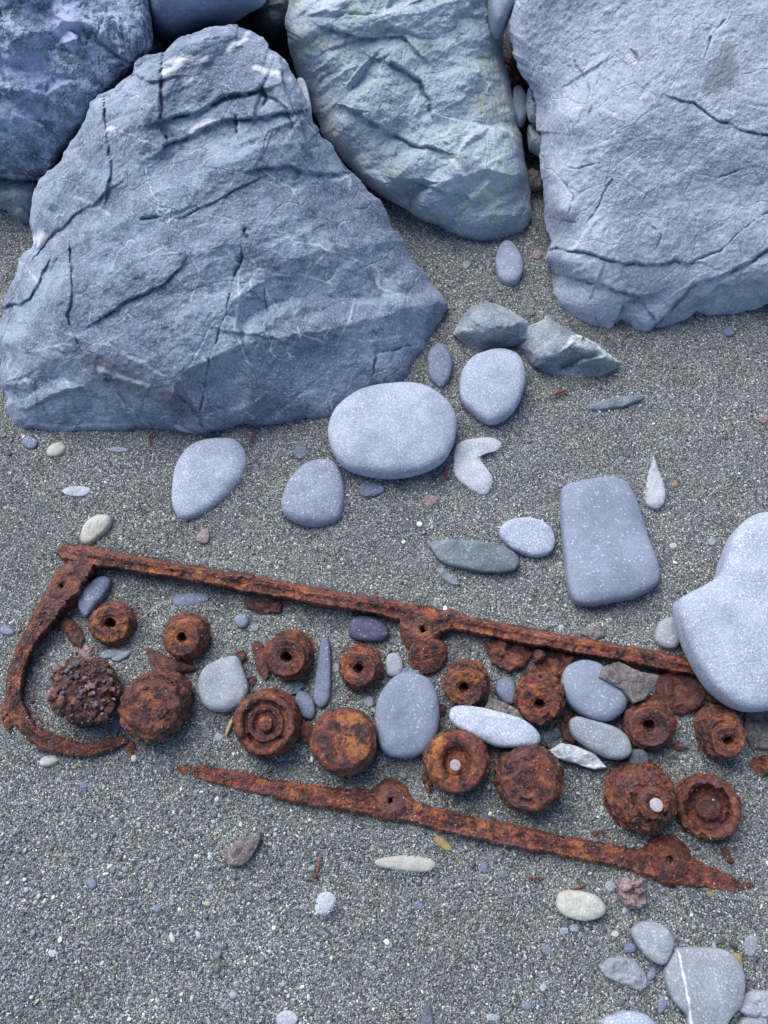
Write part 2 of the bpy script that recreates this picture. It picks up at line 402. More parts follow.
# ------------------------------------------------------------------ stones
REG = []          # footprints (for the sand cover)
def stone(name, pts, h, mat, label, cat='stone', group=None, z=0.0, rim=.45, box=.62, tilt=(0, 0), ang=False, rough=.03, c=None, N=110, K=24, vein=None, under=.7):
    """rounded stone: photo outline laid on the ground at rim height, domed top, rounded underside"""
    h = h*.64
    o = spline(pts, N, not ang)
    cx, cy = (o[:, 0].mean(), o[:, 1].mean()) if c is None else c
    gl = P(cx, cy, z); g0 = float(gz(np.array([gl[0]]), np.array([gl[1]]))[0])
    z0 = z+g0+h*rim
    W = P(o[:, 0], o[:, 1], z0); C = P(cx, cy, z0)
    th = np.linspace(0, math.pi/2, K)
    tt = np.sin(th)**box; zz = np.cos(th)**box
    tu = tt[::-1][1:]; zu = -np.cos(th)[::-1][1:]**.8
    T = np.r_[tt, tu]; Z = np.r_[zz*h*(1-rim), zu*h*under]
    V = C[None, None, :2]+(W[None, :, :2]-C[None, None, :2])*T[:, None, None]
    V = np.concatenate([V, np.broadcast_to((z0+Z)[:, None, None], (len(T), N, 1))], 2).reshape(-1, 3)
    size = np.sqrt(np.mean(((W-C)[:, :2])**2)*2)
    sd = int(cx*7+cy*13) % 9999
    if ang:
        fz = planar(V, size*.45, h*.22, sd, .1)+planar(V, size*.15, h*.05, sd+1, .1); rim_m = np.repeat(np.clip(1-T**6, 0, 1)*(np.arange(len(T)) < K), N)
        V[:, 2] += np.clip(fz, -h*.6, h*.6)*rim_m
        V[:, 2] += .05*size*fbm(V, 3/size, 4, sd)*rim_m
    m = np.repeat(.3+.7*(1-T**4), N)
    nz = fbm(V, 1.5/size, 3, sd); V[:, 2] += rough*1.4*size*nz*m
    V[:, 0] += rough*.35*size*fbm(V+5, 3/size, 2, sd+3); V[:, 1] += rough*.35*size*fbm(V+9, 3/size, 2, sd+4)
    V[:, 2] += tilt[0]*(V[:, 0]-C[0])+tilt[1]*(V[:, 1]-C[1])
    at = {}
    isr = isinstance(mat, str) and mat.startswith('rust')
    if isr: at['Col'] = np.zeros((len(V), 4))
    if vein:
        vv = np.zeros(len(V))
        for (line, wd) in vein:
            L = [P(a, b, z0+h*.5)[:2] for a, b in line]
            d = seg_dist(V[:, 0], V[:, 1], L)+.0012*fbm(V, 150, 3, 3)
            vv = np.maximum(vv, np.clip(1.3-d/wd, 0, 1))
        at['vein'] = vv
    F = grid_faces(N, len(T))
    REG.append((W.copy(), rim, h))
    if isr:
        V, F, cl = crust_add(V, F, 60, .0005, .0012, sd, sel=V[:, 2] > z0); at = {'Col': cl}
    return tag(link(name, V, F, M[mat] if isinstance(mat, str) else mat, attrs=at), label, cat, group)

def ell(cx, cy, rx, ry, rot=0, n=12, jit=.05, seed=0):
    rg = random.Random(int(cx*31+cy*17+seed)); r = math.radians(rot); out = []
    for i in range(n):
        a = 6.28318*i/n; k = 1+rg.uniform(-jit, jit); x = rx*math.cos(a)*k; y = ry*math.sin(a)*k
        out.append((cx+x*math.cos(r)-y*math.sin(r), cy+x*math.sin(r)+y*math.cos(r)))
    return out

# ------------------------------------------------------------------ boulders
def boulder(name, pts, c, keys, mat, label, N=700, K=190, fac=((.12, .012, (1.3, .8)), (.04, .004, (1.4, .7)), (.015, .0012, (1.3, .8))), amp=.006, rot=.5, kc=8.0, cracks=(), veins=(), stains=(), rimdrop=.02, jag=2.0, smooth=False, seed=1, under=8, bulge=0.0):
    o = spline(pts, N, smooth)
    if jag:
        q = np.stack([o[:, 0], o[:, 1], 0*o[:, 0]], 1)
        o[:, 0] += jag*fbm(q, .05, 4, seed); o[:, 1] += jag*fbm(q, .05, 4, seed+9)
    ks = spline(pts, 60, smooth)
    kp = [tuple(r) for r in ks]
    for k in keys:
        if isinstance(k[0], (tuple, list)):
            kp += [tuple(r) for r in polyline(k, 7, False)]
        else: kp.append(k)
    kp = np.array(kp, float)
    def ph(r): return -np.sqrt(r*r+kc*kc)
    A = ph(np.hypot(kp[:, None, 0]-kp[None, :, 0], kp[:, None, 1]-kp[None, :, 1]))
    n = len(kp); B = np.zeros((n+3, n+3)); B[:n, :n] = A+np.eye(n)*.6
    B[:n, n] = 1; B[:n, n+1] = kp[:, 0]/500; B[:n, n+2] = kp[:, 1]/500; B[n:, :n] = B[:n, n:].T
    wts = np.linalg.solve(B, np.r_[kp[:, 2], 0, 0, 0])
    T = 1-np.linspace(1, 0, K)**1.25; T[-1] = 1
    px = (c[0]+(o[None, :, 0]-c[0])*T[:, None]).ravel(); py = (c[1]+(o[None, :, 1]-c[1])*T[:, None]).ravel()
    z = np.zeros(len(px))
    for s in range(0, len(px), 20000):
        a, b = px[s:s+20000], py[s:s+20000]
        z[s:s+20000] = ph(np.hypot(a[:, None]-kp[None, :, 0], b[:, None]-kp[None, :, 1]))@wts[:n]+wts[n]+wts[n+1]*a/500+wts[n+2]*b/500
    R = np.hypot(o[:, 0]-c[0], o[:, 1]-c[1]); d = ((1-T)[:, None]*R[None]).ravel()
    z = z-rimdrop*np.exp(-d/7)+rimdrop*.2
    W = P(px, py, z); mask = np.clip(d/10, 0, 1)
    dz = 0
    for i, (sz, am, st_) in enumerate(fac): dz = dz+(planar(W, sz, am, seed*10+i, .10, st_, rot) if sz > .01 else am*1.6*fbm(W, .8/sz, 3, seed*10+i, .6))
    dz = dz+amp*fbm(W, 7, 3, seed+20, .5)+amp*.15*ridged(W, 22, 3, seed+30)*.5+.0005*fbm(W, 160, 4, seed+33, .7)
    z = z+dz*mask
    ck_shade = np.zeros(len(z)); vn = np.zeros(len(z)); stn = np.zeros(len(z))
    wob = 2.2*fbm(W, 40, 3, seed+40); wob2 = 2.2*fbm(W, 40, 3, seed+41)
    for cr_ in cracks:
        line, wd, dep = cr_[:3]; led = cr_[3] if len(cr_) > 3 else 0.0
        qx, qy = px+wob, py+wob2
        dd, side, beyond = seg_side(qx, qy, line)
        tp = np.clip(1-beyond/6, 0, 1); vary = np.clip(.55+.9*fbm(W, 60, 2, seed+80), .1, 1)
        wd = np.maximum(wd*.62*(.35+1.0*vary), .75); e = np.exp(-(dd/wd)**2)*tp*np.minimum(vary*1.4, 1)
        z = z-dep*.6*e; ck_shade = np.maximum(ck_shade, np.clip(e*1.4-.45, 0, 1)*.5*np.clip(.4+vary, 0, 1))
        if led:
            f_ = np.exp(-(beyond/14)**2)*np.exp(-np.abs(dd)/30); z = z-.6*led*f_*np.clip(side*dd/1.5*.5+.5, 0, 1)
    for (line, wd, a) in veins:
        dd = seg_dist(px+wob*1.2, py+wob2*1.2, line)
        br = np.clip(.85+1.0*fbm(W, 70, 3, seed+60), 0, 1)
        vn = np.maximum(vn, np.clip(1.5-dd/wd/(.5+br*.6), 0, 1)*np.minimum(a*1.2,1)*br)
    for (cx, cy, rx, ry, rot, a) in stains:
        r = math.radians(rot); u = (px-cx)*math.cos(r)+(py-cy)*math.sin(r); v = -(px-cx)*math.sin(r)+(py-cy)*math.cos(r)
        e = 1-np.hypot(u/rx, v/ry)+.45*fbm(W, 30, 4, seed+70); stn = np.maximum(stn, np.clip(e*2.5, 0, 1)*a)
    V = P(px, py, z)
    # closed underside: goes down to the sand, drawn in below the rim
    zr = z[-N:]; rings = [V]; m = 10
    for j in range(1, m+1):
        f = j/m; s = 1-(under*f)/np.maximum(R, 1)
        zz = zr*(1-f)+(-.05)*f
        rings.append(P(c[0]+(o[:, 0]-c[0])*s, c[1]+(o[:, 1]-c[1])*s, zz))
        ck_shade = np.r_[ck_shade, np.zeros(N)]; vn = np.r_[vn, np.zeros(N)]; stn = np.r_[stn, np.zeros(N)]
    V = np.vstack(rings)
    return tag(link(name, V, grid_faces(N, K+m), M[mat], attrs={'vein': vn, 'crack': ck_shade, 'stain': stn}), label, 'boulder' if name == 'boulder' else 'rock', 'boulders at the top of the beach' if name == 'boulder' else None)

boulder('boulder', [(-3,330,.05),(10,285,.09),(30,245,.12),(35,203,.15),(39,184,.165),(52,169,.18),(66,148,.2),(87,119,.225),(92,103,.235),(115,87,.25),(132,76,.26),(136,62,.265),(163,50,.27),(180,38,.28),(205,28,.28),(235,25,.28),(262,34,.28),(285,62,.27),(305,100,.24),(318,130,.21),(345,165,.17),(375,200,.13),(400,235,.09),(418,266,.06),(438,288,.035),(447,305,.025),(441,325,.015),(425,350,.01),(412,385,.0),(380,398,.005),(345,412,.01),(333,420,.01),(290,428,.0),(240,428,.0),(207,438,.0),(170,430,.01),(120,430,.01),(70,432,.01),(25,430,.01),(6,412,.02),(0,370,.04)],
    (205, 250), [[(5,340,.085),(60,355,.10),(120,372,.10),(175,395,.075),(205,420,.04)], [(60,300,.15),(130,320,.15),(200,340,.13),(260,350,.1)], [(110,250,.19),(190,245,.2),(270,240,.19),(330,250,.14)], [(120,190,.22),(200,180,.235),(280,190,.2)], [(150,110,.265),(220,110,.27),(270,120,.25)], (30,395,.04), (90,405,.04), (150,415,.035),[(340,300,.11),(300,370,.06),(280,400,.04)], (380,320,.07), (385,370,.035), (400,300,.07)],
    'r_main', 'large blue-grey fractured boulder in the left half, its tapered top pointing up', N=900, K=260,
    cracks=[([(163,50),(160,85),(160,122),(165,140)],1.7,.012,-0.008), ([(105,110),(107,140),(110,170),(108,190)],1.8,.010,-0.01), ([(160,122),(175,118),(200,112),(222,100),(262,90)],2.6,.012,0.012), ([(165,148),(190,135),(215,124),(250,118),(290,112)],1.8,.008,0.01), ([(236,115),(238,132)],2,.010,0.008), ([(262,88),(268,100),(262,108)],3,.010), ([(246,228),(240,240),(242,255),(232,285),(228,310),(212,345),(207,370),(200,412)],1.8,.008), ([(268,330),(264,300),(266,285),(258,275)],1.2,.004), ([(70,250),(72,285),(68,315),(78,345)],1.6,.007,-0.006),([(40,250),(75,215),(110,190)],1.4,.005,0.006),([(100,320),(130,300),(165,285),(178,270)],1.5,.006,0.008),([(105,380),(125,400),(140,425)],1.6,.006),([(418,345),(378,352),(372,375)],1.8,.008),([(225,330),(260,335),(300,350),(330,345)],1.3,.002,.006),([(280,60),(285,90),(300,120),(310,150)],1.5,.004,-.01),([(120,70),(150,82),(175,78)],1.6,.004,.008),([(290,135),(300,115),(335,150),(350,175)],1.6,.004,-.008),([(60,330),(110,345),(165,375),(200,420)],1.6,.002,-.014),([(255,115),(262,92),(285,108),(300,140)],1.6,.004,.008),([(0,310),(30,300),(45,270)],1.6,.007,0.012),([(258,170),(290,165),(318,175),(345,172)],1.6,.006,0.008),([(185,215),(225,196),(260,180)],1.2,.004,0.004),([(142,218),(160,218)],2.5,.008)],
    veins=[([(20,350),(70,345),(110,360)],.9,.6),([(240,270),(235,330),(255,380)],.8,.5),([(265,285),(290,330),(330,345),(400,335)],.8,.5),([(150,255),(185,250),(200,270),(190,300)],.8,.45),([(270,235),(320,245),(380,270)],.8,.5),([(310,260),(300,300),(292,320)],.9,.5),([(355,300),(345,330),(335,345)],1,.5),([(60,190),(90,200),(110,215)],.9,.5),([(120,130),(145,140),(160,150)],.9,.6),([(180,235),(200,225),(235,225)],.8,.4),([(370,250),(380,290),(420,300)],.9,.4),([(25,375),(60,380),(80,395)],.8,.4),([(230,50),(240,42),(248,34)],2.6,1), ([(165,70),(180,62),(205,55)],4,.8), ([(255,68),(275,75),(290,80)],2.8,.9), ([(168,80),(200,78)],3,.6), ([(190,130),(215,122)],2,.8), ([(250,268),(290,275),(345,285)],1,.6),([(250,258),(268,290),(275,340)],1,.5),([(300,340),(290,300),(320,260)],.9,.4),([(97,370),(120,378),(150,385)],2,.7),([(32,242),(40,235)],4,1),([(175,425),(195,435)],2,.9),([(330,180),(350,175),(352,190)],1,.5),([(20,260),(40,285)],1,.5),([(107,128),(116,127)],2,1),([(262,100),(285,104)],1.4,.7)],
    stains=[(140,385,70,12,28,.4),(55,300,50,8,-55,.2),(246,236,3.5,3.5,0,1)], seed=3, amp=.003, fac=((.13,.0105,(1.2,.9)),(.05,.0022,(1.5,.7)),(.018,.0005,(1.4,.8)),(.008,.0003,(1,1))), jag=3.6)
boulder('boulder', [(288,40,0.194),(288,5,0.209),(300,-40,0.230),(420,-60,0.245),(500,-40,0.216),(500,30,0.158),(512,90,0.122),(522,140,0.086),(531,190,0.050),(529,220,0.036),(510,238,0.014),(490,242,0.014),(460,236,0.022),(430,222,0.022),(400,207,0.036),(380,196,0.043),(350,170,0.065),(325,140,0.094),(308,100,0.122),(292,62,0.158)],
    (410, 95), [[(330,60,0.180),(400,60,0.194),(470,70,0.173)],[(340,120,0.122),(390,160,0.094),(450,200,0.065)],[(470,70,0.173),(490,130,0.122),(505,190,0.072)],(420,120,0.144),(440,160,0.108),(480,215,0.050),(380,0,0.223),(460,0,0.209),(430,215,0.036)],
    'r_mid', 'pale green-tinged boulder with a rounded lower tip, between two larger boulders', N=760, K=220, fac=((.11,.0085,(1.3,.8)),(.04,.0028,(1.6,.7)),(.016,.0010,(1.4,.8)),(.008,.0004,(1,1))), amp=.003,
    cracks=[([(330,30),(360,40),(400,35),(420,55)],2,.006,0.01),([(350,110),(400,140),(440,150)],2.5,.007,0.012),([(380,60),(420,80),(430,110)],3,.008,0.01),([(400,180),(440,190),(470,200)],2.5,.006,0.008)], veins=[([(440,150),(470,180),(500,200)],2,.5),([(430,60),(470,60),(500,100)],1.4,.4)], seed=8, rimdrop=.03, smooth=True)
boulder('boulder', [(507,30,.2),(515,0,.24),(540,-50,.3),(800,-60,.3),(840,100,.22),(830,250,.12),(790,300,.05),(768,305,.03),(745,312,.02),(715,318,.01),(695,310,.02),(680,322,.01),(655,337,.0),(640,333,.01),(618,322,.01),(612,335,.0),(590,325,.01),(560,312,.0),(553,295,.02),(552,265,.02),(546,258,.05),(549,240,.05),(545,215,.06),(541,180,.1),(541,140,.12),(538,105,.14),(525,80,.16),(515,60,.18)],
    (665, 140), [[(560,40,.22),(640,40,.25),(760,30,.25)],[(570,120,.18),(640,120,.21),(760,120,.2)],[(560,210,.11),(640,210,.14),(760,200,.14)],[(565,262,.075),(610,275,.085),(680,285,.07),(760,280,.07)],(590,305,.04),(640,315,.035),(720,300,.04)],
    'r_right', 'huge pale lavender-grey boulder with a broken stepped lower edge, at the right', N=900, K=250, fac=((.16,.003,(1.5,.8)),(.05,.0008,(1.6,.6)),(.018,.0003,(1.5,.7)),(.008,.0002,(1,1))), amp=.0012, rot=.8, jag=3.2,
    cracks=[([(575,60),(590,90),(588,130)],1.4,.003),([(600,330),(590,300),(600,275)],1.4,.004,.005),([(700,300),(720,285),(760,285)],1.4,.004,.004),([(560,180),(575,195),(570,215)],1.3,.003),([(640,215),(660,235),(655,262)],1.3,.003),([(748,160),(760,180),(755,200)],1.3,.004),([(675,98),(695,103),(715,118),(740,130),(768,135)],1.5,.007,0.004),([(729,15),(710,42),(705,60)],1.5,.006),([(549,248),(575,252),(610,262),(650,265),(690,262)],1.7,.008,0.006),([(610,180),(600,200),(585,225)],1.2,.004),([(720,178),(740,168),(768,165)],1.4,.006),([(650,330),(668,312),(690,290),(735,270),(768,250)],2,.008,0.01),([(560,275),(600,285),(640,300),(655,320)],1.6,.006,0.008),([(555,165),(580,167),(600,165)],1.1,.003),([(548,220),(575,222)],1.1,.003),([(615,322),(625,305),(650,295)],1.8,.007,0.01),([(690,262),(720,250),(745,228),(768,215)],1.6,.006),([(630,50),(640,60)],2,.004)],
    veins=[([(600,70),(630,90),(680,85)],1.2,.4),([(560,110),(590,105),(620,120)],1.5,.45),([(620,155),(650,175),(700,165)],1.5,.5),([(700,60),(715,30),(725,10)],1,.5),([(550,180),(580,150),(610,140)],1,.4),([(730,90),(750,100),(768,95)],1.2,.4),([(590,285),(620,290),(640,280)],1,.5),([(660,210),(690,200),(720,205)],1,.4),([(570,250),(590,225),(610,190),(640,160)],1.6,.5),([(620,50),(640,65)],2,.5),([(640,165),(700,150)],1.5,.4),([(720,235),(750,215)],3,.5)],
    stains=[(718,70,14,34,20,.6)], seed=13, rimdrop=.015)
boulder('boulder', [(-60,-50,.28),(60,-60,.3),(140,-40,.28),(150,15,.26),(150,45,.24),(130,75,.2),(110,98,.17),(88,125,.14),(62,155,.1),(48,175,.07),(20,180,.06),(-20,178,.06),(-80,150,.1),(-90,40,.2)],
    (40, 50), [(40,60,.22),(90,50,.23),(60,110,.16),(0,120,.16),(90,0,.27),(10,0,.27)],
    'r_left', 'dark blue boulder with lilac-white mottling, in the top left corner', N=520, K=150, fac=((.1,.008,(1,1)),(.03,.004,(1,1)),(.012,.0012,(1,1))), amp=.006,
    cracks=[([(105,15),(95,40),(110,50),(140,65)],2,.007,0.006)], stains=[(65,25,20,35,-20,.9),(30,75,40,22,30,.4),(20,110,30,12,0,.4),(110,100,18,6,-40,.4)], seed=21, smooth=True, rimdrop=.03)
boulder('boulder', [(148,8,.26),(150,-30,.3),(200,-60,.32),(262,-40,.3),(266,0,.26),(248,14,.22),(225,28,.19),(195,38,.17),(172,47,.16),(158,40,.18),(150,25,.22)],
    (205, -8), [(200,0,.26),(230,-10,.27),(180,20,.22)], 'slate2' if 'slate2' in M else 'slate', 'smooth rounded slate-blue boulder wedged at the top between the dark and the fractured boulder', N=300, K=90, fac=(), amp=.003, jag=0, seed=25, smooth=True, rimdrop=.05)
boulder('rock', [(-10,180,.03),(15,176,.04),(36,184,.05),(38,200,.04),(32,222,.01),(20,226,.0),(5,212,.01),(-12,208,.01)], (12,198), [(15,192,.05),(5,195,.045)], 'angular', 'small pale angular rock at the left edge below the dark mottled boulder', N=240, K=60, fac=((.05,.005,(1,1)),(.015,.001,(1,1))), amp=.002, kc=3, seed=31)
boulder('rock', [(243,25,.08),(252,5,.1),(270,-12,.12),(292,-10,.1),(292,20,.09),(288,42,.06),(270,48,.05),(255,40,.06)], (270,15), [(272,15,.13),(262,25,.11)], 'dark', 'dark grey rock deep in the gap above the tip of the fractured boulder', N=240, K=60, fac=((.05,.008,(1,1)),(.015,.001,(1,1))), amp=.002, seed=33)
boulder('rock', [(132,58,.14),(145,40,.16),(152,30,.16),(165,45,.16),(160,60,.15),(142,74,.13)], (148,52), [(149,50,.18)], 'angular', 'small rough rock pinched between the dark, the slate-blue and the fractured boulders', N=200, K=50, fac=((.04,.005,(1,1)),(.015,.001,(1,1))), amp=.002, seed=35)
boulder('rock', [(454,335,.01),(464,318,.02),(472,306,.03),(490,303,.03),(507,308,.03),(528,322,.02),(530,338,.02),(512,347,.01),(494,348,.0),(478,354,.0),(466,347,.0)], (492,328), [[(462,330,.03),(480,336,.035),(497,326,.055),(520,322,.045)],(484,310,.05),(470,312,.04),(484,346,.01),(508,342,.012),(526,334,.02)], 'angular', 'wedge-shaped dark grey rock beside the greenish pointed slab, left of it', N=320, K=90, fac=((.035,.005,(1.3,.8)),(.012,.001,(1,1))), amp=.001, kc=1.5, seed=41, rimdrop=.004)
boulder('rock', [(512,345,.0),(522,330,.02),(540,318,.02),(546,314,.02),(556,325,.02),(575,334,.02),(600,345,.015),(621,362,.0),(616,372,.0),(598,376,.0),(575,380,.0),(550,374,.0),(530,366,.0)], (562,350), [[(532,364,.015),(556,352,.045),(582,337,.05)],[(582,337,.05),(600,348,.04),(617,361,.015)],(545,318,.03),(534,345,.028),(560,332,.04),(572,364,.012),(596,364,.014)], 'angular', 'pointed grey-green slab with a rusty pale ridge, right of the wedge-shaped rock', N=360, K=90, fac=((.04,.005,(1.3,.8)),(.012,.001,(1,1))), amp=.001, kc=1.5, seed=43, rimdrop=.004,
    veins=[([(535,365),(555,352),(572,340),(582,336)],1.8,.8),([(582,336),(600,347),(618,362)],1.4,.6)])

# ------------------------------------------------------------------ loose stones
G1 = 'rounded stones on the sand above the rusty frame'; G2 = 'stones lying among the rusty engine parts'; G3 = 'stones at the lower right of the sand'; G4 = 'small pebbles scattered on the sand'; G5 = 'stones caught between the boulders'
S = stone
S('beach_stone', [(328,432),(336,410),(356,394),(385,386),(415,385),(440,396),(455,416),(455,438),(444,460),(420,473),(385,477),(350,470),(334,455)], .075, 'pale_speck', 'biggest oval speckled stone, touching the base of the fractured boulder', group=G1, N=160, K=40)
S('beach_stone', [(459,385),(464,368),(478,356),(500,351),(518,357),(525,375),(522,395),(512,413),(495,423),(480,419),(463,403)], .06, 'pale_speck', 'egg-shaped pale speckled stone just below the wedge-shaped rock', group=G1)
S('beach_stone', ell(439.5,366,12.5,22,-4), .035, 'slate', 'small upright oval slate-grey stone between boulder and egg-shaped stone', group=G1)
S('beach_stone', [(495,262),(500,246),(508,242),(517,250),(523,268),(518,282),(508,285),(499,279)], .038, 'blue_sparse', 'small egg-shaped stone below the tip of the green-tinged boulder', group=G1)
S('beach_stone', [(453,460),(456,446),(468,440),(490,438),(501,443),(498,451),(486,454),(481,461),(487,469),(493,481),(488,494),(478,495),(463,485),(454,474)], .014, 'white', 'pale crescent-shaped stone with a notch in its right side', group=G1, c=(468,463), rim=.1, box=.6)
S('beach_stone', [(173,495),(178,468),(192,449),(212,441),(236,441),(247,456),(243,478),(228,496),(208,512),(184,521),(175,512)], .035, 'pale_speck', 'half-buried pale speckled stone leaning into the sand, left of the others', group=G1, rim=.1, tilt=(-.12,.05))
S('beach_stone', [(282,505),(287,488),(298,472),(315,462),(334,463),(343,478),(345,500),(339,520),(318,527),(297,524),(285,516)], .04, 'blue_speck', 'half-buried rounded triangular stone below left of the biggest oval stone', group=G1, rim=.1, tilt=(-.1,0))
S('beach_stone', [(560,497),(566,486),(590,480),(610,478),(626,485),(636,503),(648,540),(658,570),(655,586),(636,597),(605,604),(580,605),(569,594),(564,560),(561,525)], .06, 'blue_sparse', 'flat rounded-square blue-grey stone standing out right of centre', group=G1, box=.55, N=160, K=40, rough=.02)
S('beach_stone', [(499,531),(508,521),(528,518),(547,525),(555,540),(550,553),(535,557),(515,551),(503,541)], .032, 'pale_speck', 'small oval pale stone left of the rounded-square stone', group=G1)
S('beach_stone', [(430,546),(436,541),(460,540),(485,543),(510,550),(519,562),(512,571),(490,573),(460,569),(440,561)], .025, 'greygreen', 'long flat grey-green stone with dark streaks', group=G1, box=.6, rough=.05)
S('beach_stone', [(676,606),(681,598),(700,588),(716,577),(722,558),(732,534),(748,519),(768,514),(800,512),(835,560),(830,660),(800,700),(768,710),(740,709),(714,692),(695,665),(680,630)], .125, 'pale_speck', 'largest rounded pale stone, resting over the end of the upper rail at the right edge', group=G1, z=.015, box=.5, rim=.6, N=220, K=60, c=(765,625), rough=.012)
S('beach_stone', ell(669,634,14.5,16,10), .03, 'grey', 'small round grey stone tucked against the largest stone', group=G1)
S('beach_stone', [(653,456),(658,470),(665,490),(663,505),(654,510),(645,503),(645,487),(649,468)], .014, 'white', 'white teardrop-shaped stone pointing up, alone at the right', group=G1, c=(655,493), rim=.1, rough=.06)
# among the engine parts
S('pebble', [(80,610),(79,598),(88,585),(102,577),(111,580),(108,592),(98,605),(87,617)], .028, 'slate', 'blue pebble standing between the frame corner and the first holed ring', group=G2)
S('pebble', [(172,600),(178,595),(198,593),(209,596),(206,602),(190,606),(176,606)], .012, 'slate', 'slim blue pebble above the second holed ring', group=G2)
S('pebble', ell(176,609,6,3,0), .007, 'slate', 'tiny blue pebble just under the slim blue pebble', group=G2, N=40, K=10)
S('pebble', [(349,630),(352,619),(368,616),(382,622),(389,634),(380,642),(360,641),(350,637)], .028, 'purple', 'dark purple pebble lying under the upper rail', group=G2)
S('beach_stone', [(199,682),(205,668),(222,659),(237,657),(243,668),(249,690),(241,705),(225,712),(208,709),(200,697)], .045, 'grey', 'light grey rounded stone between the second holed ring and the open rusty cup', group=G2)
S('beach_stone', [(322,640),(328,640),(331,655),(331,690),(327,704),(320,708),(314,700),(314,685),(318,660)], .025, 'slate', 'long upright finger-shaped stone between two holed rings', group=G2)
S('pebble', ell(305.5,705.5,9,15.5,-22), .022, 'slate', 'oval slate pebble at the upper right rim of the open rusty cup', group=G2)
S('pebble', ell(294,688,11,6,-20), .014, 'greygreen', 'small flat grey pebble under the third holed ring', group=G2, ang=True, N=60, K=16)
S('beach_stone', [(375,715),(380,695),(393,678),(410,673),(428,679),(438,697),(439,725),(432,745),(415,757),(392,757),(379,745)], .055, 'blue_sparse', 'large flat oval grey stone in the middle of the engine parts', group=G2, box=.6, N=150, K=36)
S('pebble', [(386,660),(390,654),(399,655),(403,668),(398,676),(387,675)], .02, 'grey', 'pale squarish pebble above the large flat oval stone', group=G2)
S('pebble', [(396,672),(404,668),(420,669),(422,678),(410,684),(397,682)], .014, 'slate', 'thin slate flake under the top edge of the large flat oval stone', group=G2, ang=True, N=60, K=16)
S('beach_stone', [(449,716),(453,707),(470,706),(500,712),(525,721),(539,734),(538,744),(520,748),(495,746),(470,735),(455,726)], .038, 'pale_speck', 'long pale blade-like stone lying across the rusty parts', group=G2, z=.022, box=.65)
S('pebble', [(505,677),(513,681),(516,693),(513,704),(504,703),(496,692),(497,682)], .025, 'slate', 'small slate pebble between two holed rings, above the long pale stone', group=G2)
S('rock_chip', [(484,708),(490,698),(503,702),(518,710),(526,721),(510,717),(495,712)], .02, 'brown', 'grey-brown angular chip wedged behind the long pale stone', group=G2, ang=True, z=.018, N=80, K=20)
S('beach_stone', [(561,685),(566,668),(580,661),(597,663),(606,672),(622,688),(627,702),(620,715),(605,722),(585,717),(568,703)], .05, 'blue_sparse', 'smooth blue-grey oval stone partly under the brown shale chip', group=G2, z=.012)
S('rock_chip', [(598,678),(603,667),(618,662),(640,672),(659,676),(655,686),(650,690),(645,700),(633,704),(622,690)], .02, 'brown', 'flat brown-grey shale chip resting on the smooth oval stone', group=G2, ang=True, z=.038, box=.5, N=100, K=24)
S('beach_stone', [(569,723),(575,717),(590,720),(613,727),(626,736),(631,750),(624,759),(607,758),(588,748),(573,736)], .036, 'grey', 'pale elongated stone with a dark crack mark, below the smooth oval stone', group=G2, z=.018)
S('rock_chip', [(549,750),(560,743),(575,746),(595,754),(607,768),(595,770),(570,762),(556,758)], .02, 'white', 'jagged whitish rock chip just below the cracked pale stone', group=G2, ang=True, z=.014, rough=.08, N=90, K=22)
S('pebble', ell(638,759,10,10.5), .024, 'dark', 'small round dark grey pebble above the stepped rusty cone', group=G2, z=.01)
S('rock_chip', [(538,735),(548,729),(561,733),(562,745),(552,750),(541,745)], .018, 'dark', 'dark slate chip in the shade right of the long pale stone tip', group=G2, ang=True, N=60, K=16)
S('rock_chip', [(580,634),(584,628),(607,628),(606,637),(594,641)], .012, 'brown', 'small flat grey-brown chip resting above the upper rail', group=G4, ang=True, N=60, K=16)
# lower right
S('beach_stone', [(556,902),(560,892),(575,890),(595,895),(605,906),(602,916),(585,921),(567,917),(558,910)], .03, 'cream', 'cream-white oval stone left of the pink crusty chunk', group=G3)
S('beach_stone', [(631,930),(640,922),(655,922),(668,930),(673,943),(668,960),(660,965),(645,956),(635,942)], .034, 'grey', 'rounded triangular light grey stone above the veined stone', group=G3)
S('beach_stone', [(599,968),(606,958),(620,955),(635,960),(645,973),(649,985),(640,992),(620,984),(604,976)], .014, 'grey', 'flat pitted grey stone sunk in the sand left of the veined stone', group=G3, rim=.1, ang=True, rough=.05, N=90)
S('beach_stone', [(664,975),(668,960),(678,948),(700,947),(725,950),(740,965),(744,985),(740,1005),(728,1020),(715,1048),(692,1046),(687,1018),(672,1000)], .035, 'grey', 'large flat grey stone crossed by a straight white vein', group=G3, box=.45, N=240, K=80, rough=.015, vein=[([(678,944),(683,975),(690,1010),(695,1050)], .0014)])
S('beach_stone', [(603,1022),(615,1014),(632,1011),(648,1016),(658,1030),(650,1052),(610,1052)], .035, 'pale_speck', 'pale speckled stone cut by the lower picture edge', group=G3)
S('beach_stone', [(734,1008),(740,996),(752,990),(772,990),(795,1010),(785,1030),(765,1020),(748,1018)], .025, 'grey', 'rough grey stone in the bottom right corner, upper of two', group=G3, ang=True, rough=.05, N=90)
S('beach_stone', [(735,1030),(742,1018),(757,1013),(775,1022),(790,1045),(750,1055),(736,1045)], .03, 'grey', 'rough grey stone in the very bottom right corner, lower of two', group=G3, ang=True, rough=.05, N=90)
S('beach_stone', [(374,861),(385,857),(415,855),(433,859),(436,866),(425,872),(400,871),(380,867)], .012, 'cream', 'long thin pale stone lying flat below the lower rail', group=G3, rim=.1)
